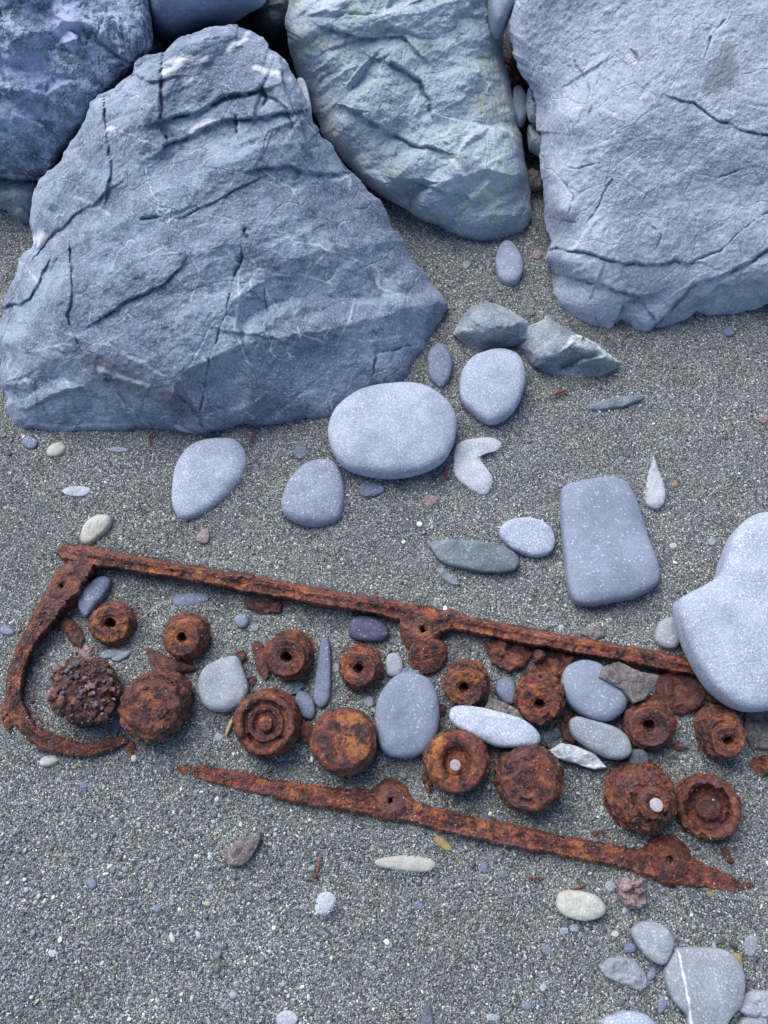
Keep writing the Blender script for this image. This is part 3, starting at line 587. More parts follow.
S('rock_chip', [(224,858),(231,845),(245,837),(260,831),(262,838),(252,856),(243,866),(230,867)], .022, 'brown', 'dark pointed grey-brown rock chip alone below the lower rail', group=G3, ang=True, N=90, K=22)
S('coral_chunk', [(617,885),(624,877),(633,880),(641,878),(646,890),(645,905),(636,910),(625,907),(619,898)], .03, 'pinkish', 'crusty pinkish-brown knobbly chunk under the lower rail', 'chunk', ang=True, rough=.16, N=110, K=26)
S('pebble', [(315,903),(319,894),(329,891),(336,897),(334,907),(325,915),(316,912)], .012, 'white', 'whitish flat pebble alone in the lower middle', group=G3, rim=.1)
S('pebble', [(744,940),(752,934),(758,938),(757,950),(750,957),(743,950)], .008, 'grey', 'pale half-sunk pebble at the right edge above the veined stone', group=G3, rim=.1, N=50, K=12)
S('pebble', [(729,956),(737,953),(742,962),(742,976),(738,982),(732,970)], .014, 'ochre', 'ochre pebble peeking from behind the veined stone', group=G3, N=50, K=12)
S('pebble', ell(287,1019,11,9), .012, 'white', 'pale pebble cut by the lower edge left of centre', group=G3, N=50, K=12)
S('pebble', [(420,1030),(424,1008),(429,1004),(433,1015),(433,1032)], .014, 'dark', 'upright dark slate pebble at the lower edge', group=G3, N=50, K=12)
# crevice stones
S('pebble', [(512,94),(517,88),(524,94),(527,110),(525,121),(519,123),(513,112)], .04, 'blue_sparse', 'smooth egg-shaped stone in the gap between the two right boulders', group=G5, z=.07)
S('rock_chip', [(527,92),(539,88),(542,102),(538,120),(530,118),(526,106)], .04, 'angular', 'angular grey stone in the gap, right of the egg-shaped stone', group=G5, z=.09, ang=True)
S('rock_chip', [(527,130),(534,121),(545,122),(546,145),(541,153),(530,146)], .05, 'angular', 'rounded grey rock in the gap, below the angular one', group=G5, z=.05, ang=True)
S('rock_chip', [(523,174),(531,170),(541,176),(541,188),(530,190),(524,186)], .03, 'brown', 'brownish chip low in the gap by the rounded tip of the green boulder', group=G5, z=.01, ang=True)
S('beach_stone', [(488,-10),(500,-20),(514,-5),(511,12),(503,26),(496,28),(490,15)], .08, 'blue_sparse', 'smooth grey stone stuck at the top between the two right boulders', group=G5, z=.17)
S('pebble', [(297,84),(302,80),(307,88),(311,105),(311,116),(304,108)], .03, 'grey', 'thin pale pebble caught on the right flank of the fractured boulder', group=G5, z=.20)
# small scattered pebbles
SP = [
 ([(81,537),(86,524),(97,516),(110,517),(111,525),(102,536),(90,545),(83,543)], .022, 'cream', 'pale cream-grey pebble just above the frame corner'),
 ([(62,491),(70,487),(85,487),(91,490),(85,496),(70,496)], .006, 'white', 'thin flat whitish pebble at the left, alone on the sand'),
 ([(47,452),(52,445),(62,443),(66,449),(60,456),(50,457)], .012, 'cream', 'cream pebble under the lower left of the fractured boulder'),
 (ell(30,443,8,6,10), .008, 'slate', 'bluish half-sunk pebble left of the cream pebble'),
 (ell(118,450,11,2.6,2), .005, 'grey', 'thin grey sliver pebble below the fractured boulder'),
 ([(359,487),(366,481),(380,484),(384,491),(372,497),(361,496)], .01, 'slate', 'small half-sunk slate pebble under the biggest oval stone'),
 (ell(301,452,6.5,7), .006, 'slate', 'tiny bluish pebble left of the biggest oval stone'),
 ([(196,540),(202,530),(209,530),(209,541),(203,544)], .010, 'pinkish', 'small pinkish angular pebble above the rail'),
 ([(585,408),(600,402),(620,397),(641,396),(640,401),(620,408),(595,411)], .012, 'greygreen', 'long pointed slate sliver, right of centre above the square stone'),
 ([(437,571),(442,568),(452,576),(460,585),(452,585),(443,579)], .009, 'greygreen', 'small grey-green splinter under the long flat green stone'),
 ([(234,620),(238,615),(246,615),(249,622),(245,628),(238,627)], .012, 'slate', 'small round blue pebble between two holed rings'),
 (ell(255,628,4,4), .006, 'grey', 'tiny pale pebble right of the small round blue pebble'),
 (ell(221,621,4,3.5), .005, 'grey', 'tiny grey pebble left of the small round blue pebble'),
 ([(100,655),(108,650),(120,650),(126,654),(115,658),(104,659)], .010, 'greygreen', 'flat grey-green sliver above the encrusted rusty lump'),
 ([(112,659),(122,653),(131,651),(128,657),(118,662)], .010, 'grey', 'second grey sliver overlapping the flat grey-green one'),
 ([(113,727),(116,716),(122,714),(125,718),(120,730),(116,735)], .010, 'slate', 'small blue-white chip between the first two rusty lumps'),
 ([(89,733),(93,728),(102,730),(103,736),(96,738)], .008, 'slate', 'small bluish pebble below the encrusted rusty lump'),
 ([(40,761),(46,756),(56,756),(59,761),(50,766),(42,766)], .009, 'cream', 'cream and orange pebble below the curved frame end'),
 ([(73,764),(78,760),(84,762),(80,767)], .005, 'ochre', 'tiny orange shard below the curved frame end'),
 (ell(729,332,6,5), .009, 'slate', 'small dark blue pebble below the right boulder'),
 (ell(764,419,5,5), .007, 'pinkish', 'small pinkish pebble at the right edge'),
 (ell(712,542,4,4), .005, 'grey', 'tiny grey pebble left of the top of the largest stone'),
 (ell(673,546,4,3), .004, 'cream', 'tiny cream pebble right of the rounded-square stone'),
 (ell(483,604,6,4), .005, 'brown', 'small brown-grey pebble just above the upper rail'),
 (ell(560,629,5.5,4), .005, 'white', 'small whitish flat pebble just above the upper rail'),
 (ell(7,631,7,4,15), .005, 'slate', 'pale blue sliver pebble left of the curved frame'),
 (ell(431,868,0.1,0.1) if False else [(432,838),(440,835),(448,842),(453,850),(447,851),(438,845)], .008, 'ochre', 'small orange-cream splinter under the lower rail'),
 (ell(484,867,4,6), .007, 'slate', 'small upright slate pebble under the lower rail'),
 (ell(564,931,4.5,4), .006, 'grey', 'small grey pebble below the cream-white oval stone, left'),
 (ell(574,928,5,4.5), .007, 'grey', 'small grey pebble below the cream-white oval stone, right'),
 (ell(419,906,6,4,20), .006, 'slate', 'small bluish chip in the lower middle'),
 (ell(630,948,6.5,5), .008, 'slate', 'small dark pebble left of the rounded triangular stone'),
 ([(646,977),(651,969),(655,968),(655,976),(649,981)], .008, 'slate', 'small blue chip pressed against the veined stone'),
 ([(659,997),(665,991),(670,998),(664,1010),(658,1014)], .008, 'slate', 'small bluish pebble touching the left of the veined stone'),
 (ell(547,950,5,5), .006, 'slate', 'small dark blue pebble in the lower middle'),
 (ell(710,892,5,5), .007, 'ochre', 'small ochre pebble below the tail of the lower rail'),
 (ell(615,934,4,3.5), .005, 'cream', 'tiny cream pebble left of the rounded triangular stone'),
 (ell(610,886,5,6), .006, 'grey', 'small grey pebble left of the pinkish chunk'),
 (ell(367,818,4,3), .005, 'slate', 'tiny bluish pebble between the rails below the cups') if False else (ell(290,778,5,4), .006, 'slate', 'tiny blue pebble above the lower rail'),
 (ell(219,701+36,5,4.5), .006, 'grey', 'tiny pale pebble left of the open rusty cup'),
 (ell(205,735-2,4.5,4), .005, 'greygreen', 'tiny grey-green pebble below the light grey rounded stone'),
 (ell(369,702,5,6), .008, 'grey', 'small grey pebble left of the large flat oval stone, upper'),
 (ell(371,711,4.5,4), .006, 'cream', 'small cream pebble left of the large flat oval stone, lower'),
 ([(331,667),(336,663),(341,669),(336,673)], .007, 'grey', 'tiny grey chip right of the finger-shaped stone'),
 (ell(84,785,4,4), .006, 'slate', 'small slate-blue pebble in the lower left sand'),
 (ell(92,883,4.5,6,-10), .007, 'slate', 'small bluish pebble at the left of the lower sand'),
 (ell(83,880-9+10,0.1,.1) if False else ell(157,909,5,3.5), .005, 'slate', 'small flat slate pebble in the lower left sand'),
 (ell(53,953,5,4), .005, 'white', 'tiny white chip in the lower left corner area'),
 (ell(33,982,5,4), .005, 'dark', 'small dark pebble in the lower left corner area'),
 (ell(303,985,5,4), .006, 'grey', 'small grey pebble in the lower centre left') if False else (ell(372,870+7,.1,.1) if False else ell(527,1006,5,4), .006, 'slate', 'small dark pebble near the lower edge, centre right'),
 (ell(543,987,3.5,4.5), .006, 'white', 'tiny white pebble near the lower edge, centre right'),
 (ell(493,1017,7,4), .006, 'grey', 'small grey flat pebble at the lower edge'),
 (ell(603,930-70+3,5,3), .005, 'slate', 'tiny slate chip above the pinkish chunk') if False else (ell(503,874,6,4), .006, 'greygreen', 'small grey-green pebble under the lower rail, right of the upright one'),
 (ell(446,725-2,.1,.1) if False else ell(743,905-9,4,3), .004, 'grey', 'tiny grey pebble right of the ochre one'),
 (ell(592,742,5,5), .02, 'slate', 'small slate pebble in shade under the cracked stone') if False else (ell(683,743,6,5), .008, 'slate', 'small blue pebble between the two rightmost holed rings'),
 (ell(583,905+25,.1,.1) if False else ell(466,333-60,.1,.1) if False else ell(448,348+6,5,4), .008, 'brown', 'small brown pebble between boulder and wedge-shaped rock'),
 (ell(530,313,5,3.5), .006, 'brown', 'tiny reddish-brown pebble above the pointed slab'),
 (ell(466,265,4,4), .005, 'grey', 'tiny grey pebble in the sand left of the small egg-shaped stone'),
 (ell(537,255,5,5), .007, 'pinkish', 'tiny rusty-brown pebble right of the small egg-shaped stone'),
 (ell(430,500,8,5), .006, 'pinkish', 'small pinkish flat chip below the crescent stone'),
 (ell(617,482-20,4,3), .005, 'ochre', 'tiny ochre pebble above the rounded-square stone') if False else (ell(674,484,3.5,3.5), .005, 'ochre', 'tiny ochre pebble right of the white teardrop'),
]
for (o_, h_, m_, l_) in SP:
    S('pebble', o_, h_, m_, l_, 'pebble', G4, rim=.25, N=48, K=12, rough=.05)

# ------------------------------------------------------------------ rusty iron
def crust_add(V, F, n, rmin, rmax, seed, sel=None, rusty=.6):
    rg = np.random.default_rng(seed); idx = np.arange(len(V)) if sel is None else np.where(sel)[0]
    k = rg.choice(idx, n); rad = rg.uniform(rmin, rmax, n)**1.0
    pal = np.where(rg.random((n, 1)) < rusty, np.array([[.17, .05, .025]])*rg.uniform(.4, 2.0, (n, 1)), PAL[rg.choice(len(PAL), n, p=PW)])
    v, f, c = make_grains(V[k]+rg.normal(0, .0006, (n, 3)), rad, 'ico', pal, rng=rg)
    T = np.concatenate([F[:, [0, 1, 2]], F[:, [0, 2, 3]]])
    col = np.concatenate([np.zeros((len(V), 4)), c])
    return np.vstack([V, v]), np.vstack([T, f+len(V)]), col

def lathe(name, prof, base, top, R, mat, parent, nseg=96, amp=.0016, seed=0, crust=250, lump=.06, ell_=1.0, cr=(.0005, .0013), bite=None):
    """prof: (r/R, height fraction along base->top) from outside bottom to the centre"""
    base = np.array(base); top = np.array(top); ax = top-base; L = np.linalg.norm(ax); ax = ax/L
    prof = np.array(prof, float)
    s = np.r_[0, np.cumsum(np.hypot(np.diff(prof[:, 0])*R, np.diff(prof[:, 1])*L))]
    n = max(int(s[-1]/.0011), 20); q = np.linspace(0, s[-1], n); r = np.interp(q, s, prof[:, 0])*R; h = np.interp(q, s, prof[:, 1])*L
    u = np.cross(ax, [0, 1, 0]); u = u/np.linalg.norm(u); v = np.cross(ax, u)
    a = np.linspace(0, 2*math.pi, nseg, endpoint=False)
    wob = np.zeros(nseg); rg = np.random.default_rng(seed)
    for k in (2, 3, 5, 7): wob = wob+rg.normal(0, lump/k)*np.cos(k*a+rg.uniform(0, 6))
    rr = r[:, None]*(1+wob[None]*(r/R)[:, None])
    V = base+rr[..., None]*(np.cos(a)[None, :, None]*u+ell_*np.sin(a)[None, :, None]*v)+h[:, None, None]*ax
    V = V.reshape(-1, 3); rad = (V-base)-((V-base)@ax)[:, None]*ax; rn = rad/np.maximum(np.linalg.norm(rad, axis=1), 1e-6)[:, None]
    d = amp*.75*(fbm(V, 150, 4, seed, .65))+amp*.6*fbm(V, 45, 2, seed+5)
    fadein = np.clip(np.linalg.norm(rad, axis=1)/.004, 0, 1)
    V = V+rn*(d*fadein)[:, None]*1.1+ax*(amp*.55*fbm(V, 190, 4, seed+9, .65)*fadein)[:, None]
    if bite:
        for (ang, wd, dep) in bite:
            aa = np.tile(a, n); da = np.abs((aa-ang+math.pi) % (2*math.pi)-math.pi); e = np.exp(-(da/wd)**4)*(np.repeat(r/R, nseg) > .6)
            V = V-ax*(e*dep)[:, None]
    F = grid_faces(nseg, n)
    at = {'Col': np.zeros((len(V), 4))}
    if crust:
        V, F, col = crust_add(V, F, crust, cr[0], cr[1], seed+77); at = {'Col': col}
    return link(name, V, F, M[mat], parent, attrs=at)

def rusty(name, label, cat, group, fc, fR, bc, bR, h, face, body=None, mats=('rust2', 'rust'), seed=0, crust=300, fname='face', zb=-.012, amp=.0016, extra=None, lump=.03, bite=None, ftilt=None):
    """fc/bc photo positions of the face and body centre, radii in photo pixels"""
    base = P(bc[0], bc[1], 0); top = P(fc[0], fc[1], h)
    e = empty(name, (base[0], base[1], 0), label, cat, group)
    B = base+np.array([0, 0, zb]); R = .93*bR*mpp(bc[0], bc[1], h*.6); r = .95*fR*mpp(fc[0], fc[1], h)
    tb = P(bc[0], bc[1], h*.86) if False else base+(top-base)*.86
    body = body or [(.98, 0), (1.03, .15), (.97, .3), (1.04, .45), (.98, .55), (1.02, .7), (1.0, .88), (.93, .97), (.8, 1.0), (.4, .98), (0.02, .97)]
    lathe('body', body, B, tb, R, mats[1], e, seed=seed, crust=crust, lump=lump, amp=amp*1.3, bite=bite)
    ax = (top-base)/np.linalg.norm(top-base)
    f0 = top-ax*.012
    lathe(fname, face, f0, top, r, mats[0], e, seed=seed+3, crust=int(crust*.35), amp=amp*.65, lump=lump*.5, bite=bite)
    if extra: extra(e, f0, top, r)
    return e
HOLED = [(1.0, 0), (1.0, .5), (.99, .85), (.95, .98), (.9, 1.0), (.62, .97), (.5, .96), (.45, .85), (.36, .8), (.3, .7), (.27, -.2), (.2, -1.2), (0.02, -1.25)]
HB = [(.98, 0), (1.04, .15), (1.04, .3), (.95, .34), (.96, .5), (1.03, .55), (1.03, .72), (.96, .76), (.94, .86), (.84, .92), (.55, .93), (.34, .97), (.3, .5), (.28, .25), (0.02, .22)]
def holed(label, fc, fR, bc, bR, h, seed, mats=('rust2', 'rust'), body=HB, **k):
    return rusty('rusted_ring', label, 'ring', 'small holed rings in the upper row of the rusty engine', fc, fR, bc, bR, h, HOLED, body, mats, seed, **k)
holed('holed rusty ring nearest the left frame corner, right of the blue pebble', (110,624), 20, (115,620), 23, .034, 101)
holed('second holed rusty ring from the left, its side showing at the right', (181,638), 19, (190,634), 24, .045, 102)
holed('thick holed rusty ring left of the finger-shaped stone', (286,658), 20, (292,651), 25, .047, 103, ('rust', 'rust'))
holed('orange-brown holed ring right of the finger-shaped stone', (358,669), 18, (363,664), 23, .042, 104)
holed('tilted holed rusty ring directly above the long pale stone', (464,689), 19, (468,677), 23, .045, 105, ('rust', 'rust'), amp=.0026, bite=[(1.2,.3,.004)])
holed('tall lumpy holed ring between the long pale stone and the smooth oval stone', (539,705), 21, (541,691), 26, .05, 106, amp=.0028, bite=[(2.0,.3,.005)])
holed('smooth reddish holed ring below the brown shale chip', (650,727), 21, (648,718), 27, .045, 107, ('rust', 'rust'))
holed('rightmost holed ring, small faced on a long leaning stub', (729,742), 17, (714,724), 24, .06, 108, ('rust2', 'rust'))
rusty('rusted_ring', 'rusty ring half hidden under the hump of the upper rail', 'ring', 'small holed rings in the upper row of the rusty engine', (428,656), 19, (428,650), 20, .025, [(1,0),(1,.8),(.8,1),(.02,.95)], None, ('rust2','rust'), 109)
GP = 'large rusted pistons in the lower row'
# 1 encrusted lump
def pebble_crust(e, f0, top, r):
    rg = np.random.default_rng(5); n = 240; a = rg.uniform(0, 6.28, n); q = np.sqrt(rg.uniform(0, 1, n))*r*1.2
    ax = (top-f0)/np.linalg.norm(top-f0); dx = np.cos(a)*q; dy = np.sin(a)*q
    c = np.stack([top[0]+dx, top[1]+dy, top[2]-(dx*ax[0]+dy*ax[1])/ax[2]+.004*(1-(q/r)**4)+rg.uniform(-.002, .003, n)], 1)
    pal = np.array([[.13, .05, .045], [.2, .09, .08], [.08, .03, .03], [.3, .2, .19], [.24, .1, .06], [.17, .16, .2]])
    v, f, cc = make_grains(c, np.clip(rg.lognormal(math.log(.0026), .5, n), .001, .0075), 'ico', pal[rg.integers(0, 6, n)]*rg.uniform(.7, 1.3, (n, 1)), (.4, .8), rng=rg)
    link('pebble_crust', v, f, M['rust_dark'], e, smooth=False, attrs={'Col': cc})
rusty('rusted_piston', 'dark piston encrusted with small pebbles, inside the curved frame end', 'piston', GP, (83,689), 29, (86,692), 34, .062, [(1,0),(1.04,.6),(.95,1),(.6,1.2),(.02,1.1)], None, ('rust_dark','rust_dark'), 121, 700, 'crown', extra=pebble_crust, lump=.06, amp=.003)
rusty('rusted_piston', 'lumpy leaning rusty piston with a domed face, second from the left', 'piston', GP, (150,706), 29, (163,703), 35, .062, [(1,0),(1.03,.6),(.95,.95),(.75,1.2),(.55,1.2),(.4,1.35),(.2,1.5),(.02,1.5)], [(.98,0),(1.05,.2),(.94,.35),(1.03,.5),(1.04,.8),(.9,1),(.02,1)], ('rust','rust'), 122, 500, 'crown', lump=.07, amp=.003, bite=[(2.6,.35,.005)])
def core(rr=.26, hh=.008, zo=-.012, mat='rust'):
    def f(e, f0, top, r):
        ax = (top-f0)/np.linalg.norm(top-f0)
        lathe('centre_boss', [(1, 0), (1, .8), (.8, 1), (.02, 1)], top+ax*(zo-.002), top+ax*(zo+hh), r*rr, mat, e, 48, .0006, 7, 30)
    return f
CUP = [(1.0, 0), (1.02, .6), (1.0, .9), (.93, 1.1), (.84, 1.1), (.78, .8), (.74, .2), (.7, -.3), (.5, -.35), (.35, -.2), (.02, -.25)]
CUPB = [(.98, 0), (1.03, .15), (.97, .3), (1.03, .5), (1.0, .8), (.92, .9), (.72, .8), (.7, .5), (.02, .5)]
rusty('rusted_piston', 'open rusty cup with a broken inner plate and a round stud in its middle', 'piston', GP, (265,724), 31, (270,720), 35, .06,
      [(1.0, 0), (1.02, .6), (1.0, .9), (.93, 1.12), (.84, 1.1), (.78, .8), (.74, .5), (.66, .45), (.6, .75), (.45, .7), (.35, .3), (.02, .2)], CUPB, ('rust','rust'), 123, 350, 'crown', extra=core(.24,.009,-.007,'rust2'), bite=[(.75,.22,.007),(2.4,.12,.004)], amp=.002)
rusty('rusted_piston', 'smooth round orange-brown piston left of the large flat oval stone', 'piston', GP, (342,740), 31, (347,742), 35, .062, [(1,0),(1.02,.5),(1.0,.8),(.93,1.05),(.75,1.2),(.3,1.3),(.02,1.3)], None, ('rust2','rust'), 124, 300, 'crown', amp=.0012)
rusty('rusted_piston', 'rusty cup holding a pale disc in its recessed ring, below the long pale stone', 'piston', GP, (456,762), 31, (457,758), 34, .055, [(1.0, 0), (1.02, .5), (1.0, .85), (.92, 1.05), (.72, 1.1), (.6, .95), (.5, .6), (.42, .1), (.36, -.2), (.02, -.2)], CUPB, ('rust2','rust'), 125, 250, 'crown', amp=.0013)
rusty('rusted_piston', 'rough flat-topped rusty piston right of the cup with the recessed disc', 'piston', GP, (530,781), 30, (528,775), 34, .058, [(1,0),(1.02,.5),(1,.85),(.9,1.1),(.7,1.0),(.5,1.1),(.3,.9),(.02,1.0)], None, ('rust','rust_dark'), 126, 350, 'crown', amp=.0028, bite=[(1.3,.3,.004)])
STEP = [(.98,0),(1.03,.1),(1.02,.28),(.93,.34),(.94,.5),(.85,.55),(.86,.7),(.74,.76),(.72,.9),(.6,.95),(.02,.95)]
rusty('rusted_piston', 'stepped leaning rusty cone with a pale disc on its small top', 'piston', GP, (655,804), 16, (636,795), 38, .075, [(1,0),(1.05,.5),(1,.9),(.9,1.05),(.6,1.05),(.55,.9),(.02,.9)], STEP, ('rust','rust'), 127, 500, 'crown', amp=.0028, bite=[(2.2,.4,.006)])
rusty('rusted_piston', 'sand-filled rusty cup with a lump in the middle, last at the right', 'piston', GP, (709,809), 31, (707,805), 33, .04, CUP, CUPB, ('rust','rust'), 128, 500, 'crown', extra=core(.4,.010,-.014,'rust_dark'), amp=.0032, bite=[(2.5,.35,.006),(.3,.2,.005),(4.6,.15,.004)], lump=.05)
for (x, y, h_, r_, lab) in ((455.5,765,.0545,5.6,'small pinkish-white disc set in the middle of a recessed rusty cup'), (657,805,.0775,6.6,'small pale pitted disc on top of the stepped rusty cone')):
    t_ = P(x, y, h_)
    ob = lathe('round_disc', [(1, 0), (1.02, .5), (.95, .9), (.8, 1.0), (.02, 1.05)], t_-np.array([0, 0, .003]), t_, r_*mpp(x, y, h_), 'disc', empty('x', (0, 0, 0), 'x', 'x'), 48, .0002, 5, 0, .02)
    tmp = ob.parent; ob.parent = None; bpy.data.objects.remove(tmp)
    tag(ob, lab, 'disc', 'pale discs on the pistons')

def rail(name, line, parent, mat, h0, seed, holes=(), crust=1200, under=.6, secpow=1.0):
    """line: (px, py, half width px, top height) swept bar with worn edges"""
    L = sum(math.hypot(b[0]-a[0], b[1]-a[1]) for a, b in zip(line[:-1], line[1:]))
    n = int(L/1.3); q = polyline(line, n); m = 30
    d = np.gradient(q[:, :2], axis=0); d = d/np.linalg.norm(d, axis=1)[:, None]; nr = np.stack([-d[:, 1], d[:, 0]], 1)
    u = np.linspace(-1, 1, m)
    qq = np.stack([q[:, 0], q[:, 1], 0*q[:, 0]], 1)
    wj = 1+.12*fbm(qq, .07, 3, seed)+.10*fbm(qq, .45, 2, seed+3)
    ends = np.clip(np.minimum(np.arange(n), n-1-np.arange(n))/5, .15, 1)**.5
    px = q[:, None, 0]+nr[:, None, 0]*u[None]*(1.05*q[:, None, 2]*wj[:, None]*ends[:, None]); py = q[:, None, 1]+nr[:, None, 1]*u[None]*(1.05*q[:, None, 2]*wj[:, None]*ends[:, None])
    prof = np.clip((1-np.abs(u))*3.2, 0, 1)**.8; ridge = -.08*(u > -.25)*np.clip((u+.25)*3, 0, 1)
    z = q[:, None, 3]*(.45+.55*prof[None]*ends[:, None]+ridge[None])
    W = P(px, py, z).reshape(-1, 3)
    zz = z.ravel()+planar(W, .022, .0016, seed+1, .15)+planar(W, .008, .0007, seed+2, .15)+.0011*fbm(W, 150, 4, seed+2, .7)
    for (hx, hy, hr, hd) in holes:
        dd = np.hypot(px.ravel()-hx, py.ravel()-hy); zz = np.where(dd < hr, np.minimum(zz, hd), zz)
    V = P(px.ravel(), py.ravel(), zz).reshape(n, m, 3)
    # sides down into the sand
    bl = V[:, :1].copy(); bl[..., 2] = -.015; br = V[:, -1:].copy(); br[..., 2] = -.015
    V = np.concatenate([bl, V, br], 1); k = m+2; V = V.reshape(-1, 3)
    F = grid_faces(k, n, False)
    V, F, col = crust_add(V, F, crust, .0004, .0013, seed+5)
    return link(name, V, F, M[mat], parent, attrs={'Col': col})
def boss(parent, x, y, R, h, seed, mat='rust', hole=.2):
    b = P(x, y, 0); t_ = P(x, y, h)
    ax = np.array([0, 0, 1.]); tt = t_.copy(); bb = np.array([t_[0], t_[1], -.01])
    lathe('mounting_boss', [(1.45, 0), (1.3, .45), (1.12, .74), (.88, .9), (.7, .97), (.45, .99), (hole+.09, .97), (hole, .9), (hole-.02, .3), (.02, .25)], bb, tt, R*mpp(x, y, h), mat, parent, 96, .0013, seed, 160, .05)
fr = empty('engine_casing', P(70, 600, 0), 'rusty engine frame with a long upper rail and a curved hooked left end', 'engine casing')
rail('upper_rail', [(57,551,6,.024),(66,552,8.5,.032),(85,556,9,.036),(140,565,8,.036),(200,575,8.2,.036),(260,586,8.5,.036),(320,597,8.6,.036),(380,607,8.5,.036),(402,613,11,.034),(412,619,15,.034),(425,623,18,.034),(440,622,14,.035),(452,621,10,.036),(475,626,8.5,.036),(530,637,8.5,.036),(590,648,8.5,.036),(650,659,8.5,.034),(712,672,8,.03)], fr, 'rust2', .035, 201, holes=[(423,629,10,.012)], crust=1500)
rail('curved_end', [(96,552,6,.033),(86,560,12,.034),(76,573,15,.034),(63,590,14.5,.032),(48,612,11.5,.03),(33,634,9.5,.03),(22,655,8.5,.028),(15,678,8.5,.028),(14,700,9,.026),(22,720,9,.024),(40,738,8.5,.022),(62,746,8,.02),(84,750,7,.016),(104,746,6.5,.014),(120,741,5,.011),(130,742,4,.007)], fr, 'rust', .03, 202, holes=[(60,585,9,.012)], crust=1800)
boss(fr, 61, 585, 14, .036, 203, 'rust', .2)
boss(fr, 423, 629, 16, .038, 204, 'rust', .19)
lr = empty('rusted_rail', P(400, 810, 0), 'lower rusty rail lying loose below the pistons, tapering to a tail at the right', 'rail')
rail('rail', [(177,768,4,.005),(200,772,6.5,.008),(230,779,8.5,.013),(270,788,9.5,.016),(320,797,10.5,.018),(365,802,12,.02),(392,805,15,.02),(415,813,11.5,.02),(450,823,11,.022),(500,834,11,.022),(560,846,11,.022),(610,855,11,.022),(640,862,14,.022),(668,867,17,.022),(690,873,14,.02),(710,879,11,.016),(730,884,8.5,.010),(745,885,5,.008),(760,880,2.5,.005)], lr, 'rust2', .02, 211, holes=[(391,800,13,.004),(669,861,17,.006)], crust=2200)
boss(lr, 391, 800, 16, .024, 212, 'rust', .18)
boss(lr, 671, 860, 20, .025, 213, 'rust', .16)

GF = 'loose rusty flakes and scraps'
FL = [
 ([(146,649),(156,651),(170,658),(184,662),(196,668),(190,672),(172,674),(156,671)], .022, 'rust_dark', 'curled triangular rust flake below the second holed ring', 0, False),
 ([(253,643),(262,643),(268,655),(270,672),(265,680),(257,668),(254,655)], .016, 'rust_dark', 'oblong rust lump pressed against the left of the third holed ring', 0, False),
 ([(56,618),(68,616),(80,627),(86,640),(82,650),(74,646),(66,634),(58,628)], .016, 'rust_dark', 'curved crusty scrap inside the frame left of the first holed ring', 0, True),
 ([(243,600),(262,602),(283,604),(280,612),(262,614),(246,608)], .012, 'rust_dark', 'flat dark scrap in the shade under the upper rail', 0, True),
 ([(483,642),(500,640),(522,645),(532,655),(524,668),(508,673),(492,664)], .028, 'rust', 'broad dark rust plate below the upper rail, above the tall lumpy ring', 0, True),
 ([(532,650),(560,652),(575,658),(570,676),(550,682),(536,668)], .024, 'rust_dark', 'dark rust plate in the shade left of the smooth oval stone', 0, True),
 (ell(538,657,6,6), .03, 'rust', 'round rusty knob under the upper rail', .008, False),
 ([(656,676),(672,668),(700,676),(706,690),(700,708),(682,716),(664,712),(654,700)], .026, 'rust_dark', 'large dark purple-brown plate between the rail end and the largest stone', 0, True),
 ([(690,672),(720,680),(745,700),(742,712),(715,705),(695,695)], .018, 'rust_dark', 'dark scrap in the shadow under the largest stone', 0, True),
 ([(745,712),(775,708),(790,720),(785,748),(752,750),(744,735)], .018, 'brown', 'flat brown scale plate at the right edge beside the leaning stub', 0, True),
 ([(748,765),(755,756),(775,754),(785,770),(760,778)], .014, 'rust', 'rust-red scrap at the right edge below the brown plate', 0, True),
 ([(237,652),(244,650),(248,658),(242,664),(236,660)], .010, 'rust', 'small rust crumb right of the light grey stone, upper', 0, True),
 ([(247,678),(254,676),(257,683),(252,688),(246,685)], .010, 'rust', 'small rust crumb right of the light grey stone, lower', 0, False),
 ([(300,728),(308,722),(314,730),(312,742),(303,743)], .022, 'rust_dark', 'rusty bit bridging the open cup and the smooth piston', 0, False),
 ([(562,716),(572,712),(578,728),(574,745),(563,740),(559,728)], .02, 'rust_dark', 'dark red ring fragment left of the cracked pale stone', 0, True),
 ([(421,775),(428,770),(433,782),(430,793),(423,786)], .014, 'rust', 'small hanging rust scrap at the left foot of the recessed cup', 0, True),
 ([(720,848),(726,846),(734,862),(731,866),(724,858)], .008, 'rust', 'thin rust splinter on the sand above the tail of the lower rail', 0, True),
 ([(590,833),(602,829),(606,836),(596,841)], .008, 'rust_dark', 'small rust crumb between the lower rail and the stepped cone', 0, True),
 ([(2,700),(10,703),(14,722),(10,733),(3,725)], .014, 'rust2', 'orange crust flaking off outside the curved frame end', 0, True),
 ([(670,742),(680,740),(688,748),(680,752),(671,748)], .008, 'rust', 'small red rust flake between the two rightmost rings', 0, True),
 ([(435,708),(441,704),(446,710),(442,717),(436,715)], .012, 'rust', 'rust crumb between the large flat oval stone and the recessed cup', 0, False),
 ([(126,738),(134,742),(137,750),(130,757),(126,750)], .010, 'rust', 'rust crumbs off the tip of the curved frame end', 0, True),
]
for i, (o_, h_, m_, l_, z_, a_) in enumerate(FL):
    S('rust_flake' if m_ != 'brown' else 'scale_plate', o_, h_, m_, l_, 'rust flake', GF, z=z_, rim=.3, box=.6, ang=a_, N=90, K=22, rough=.09)
S('rock_chip', [(79,652),(86,645),(93,648),(91,655),(95,660),(86,662),(80,659)], .014, 'pinkish', 'pale pinkish chip just above the encrusted piston', group=G2, ang=True, N=50, K=12)
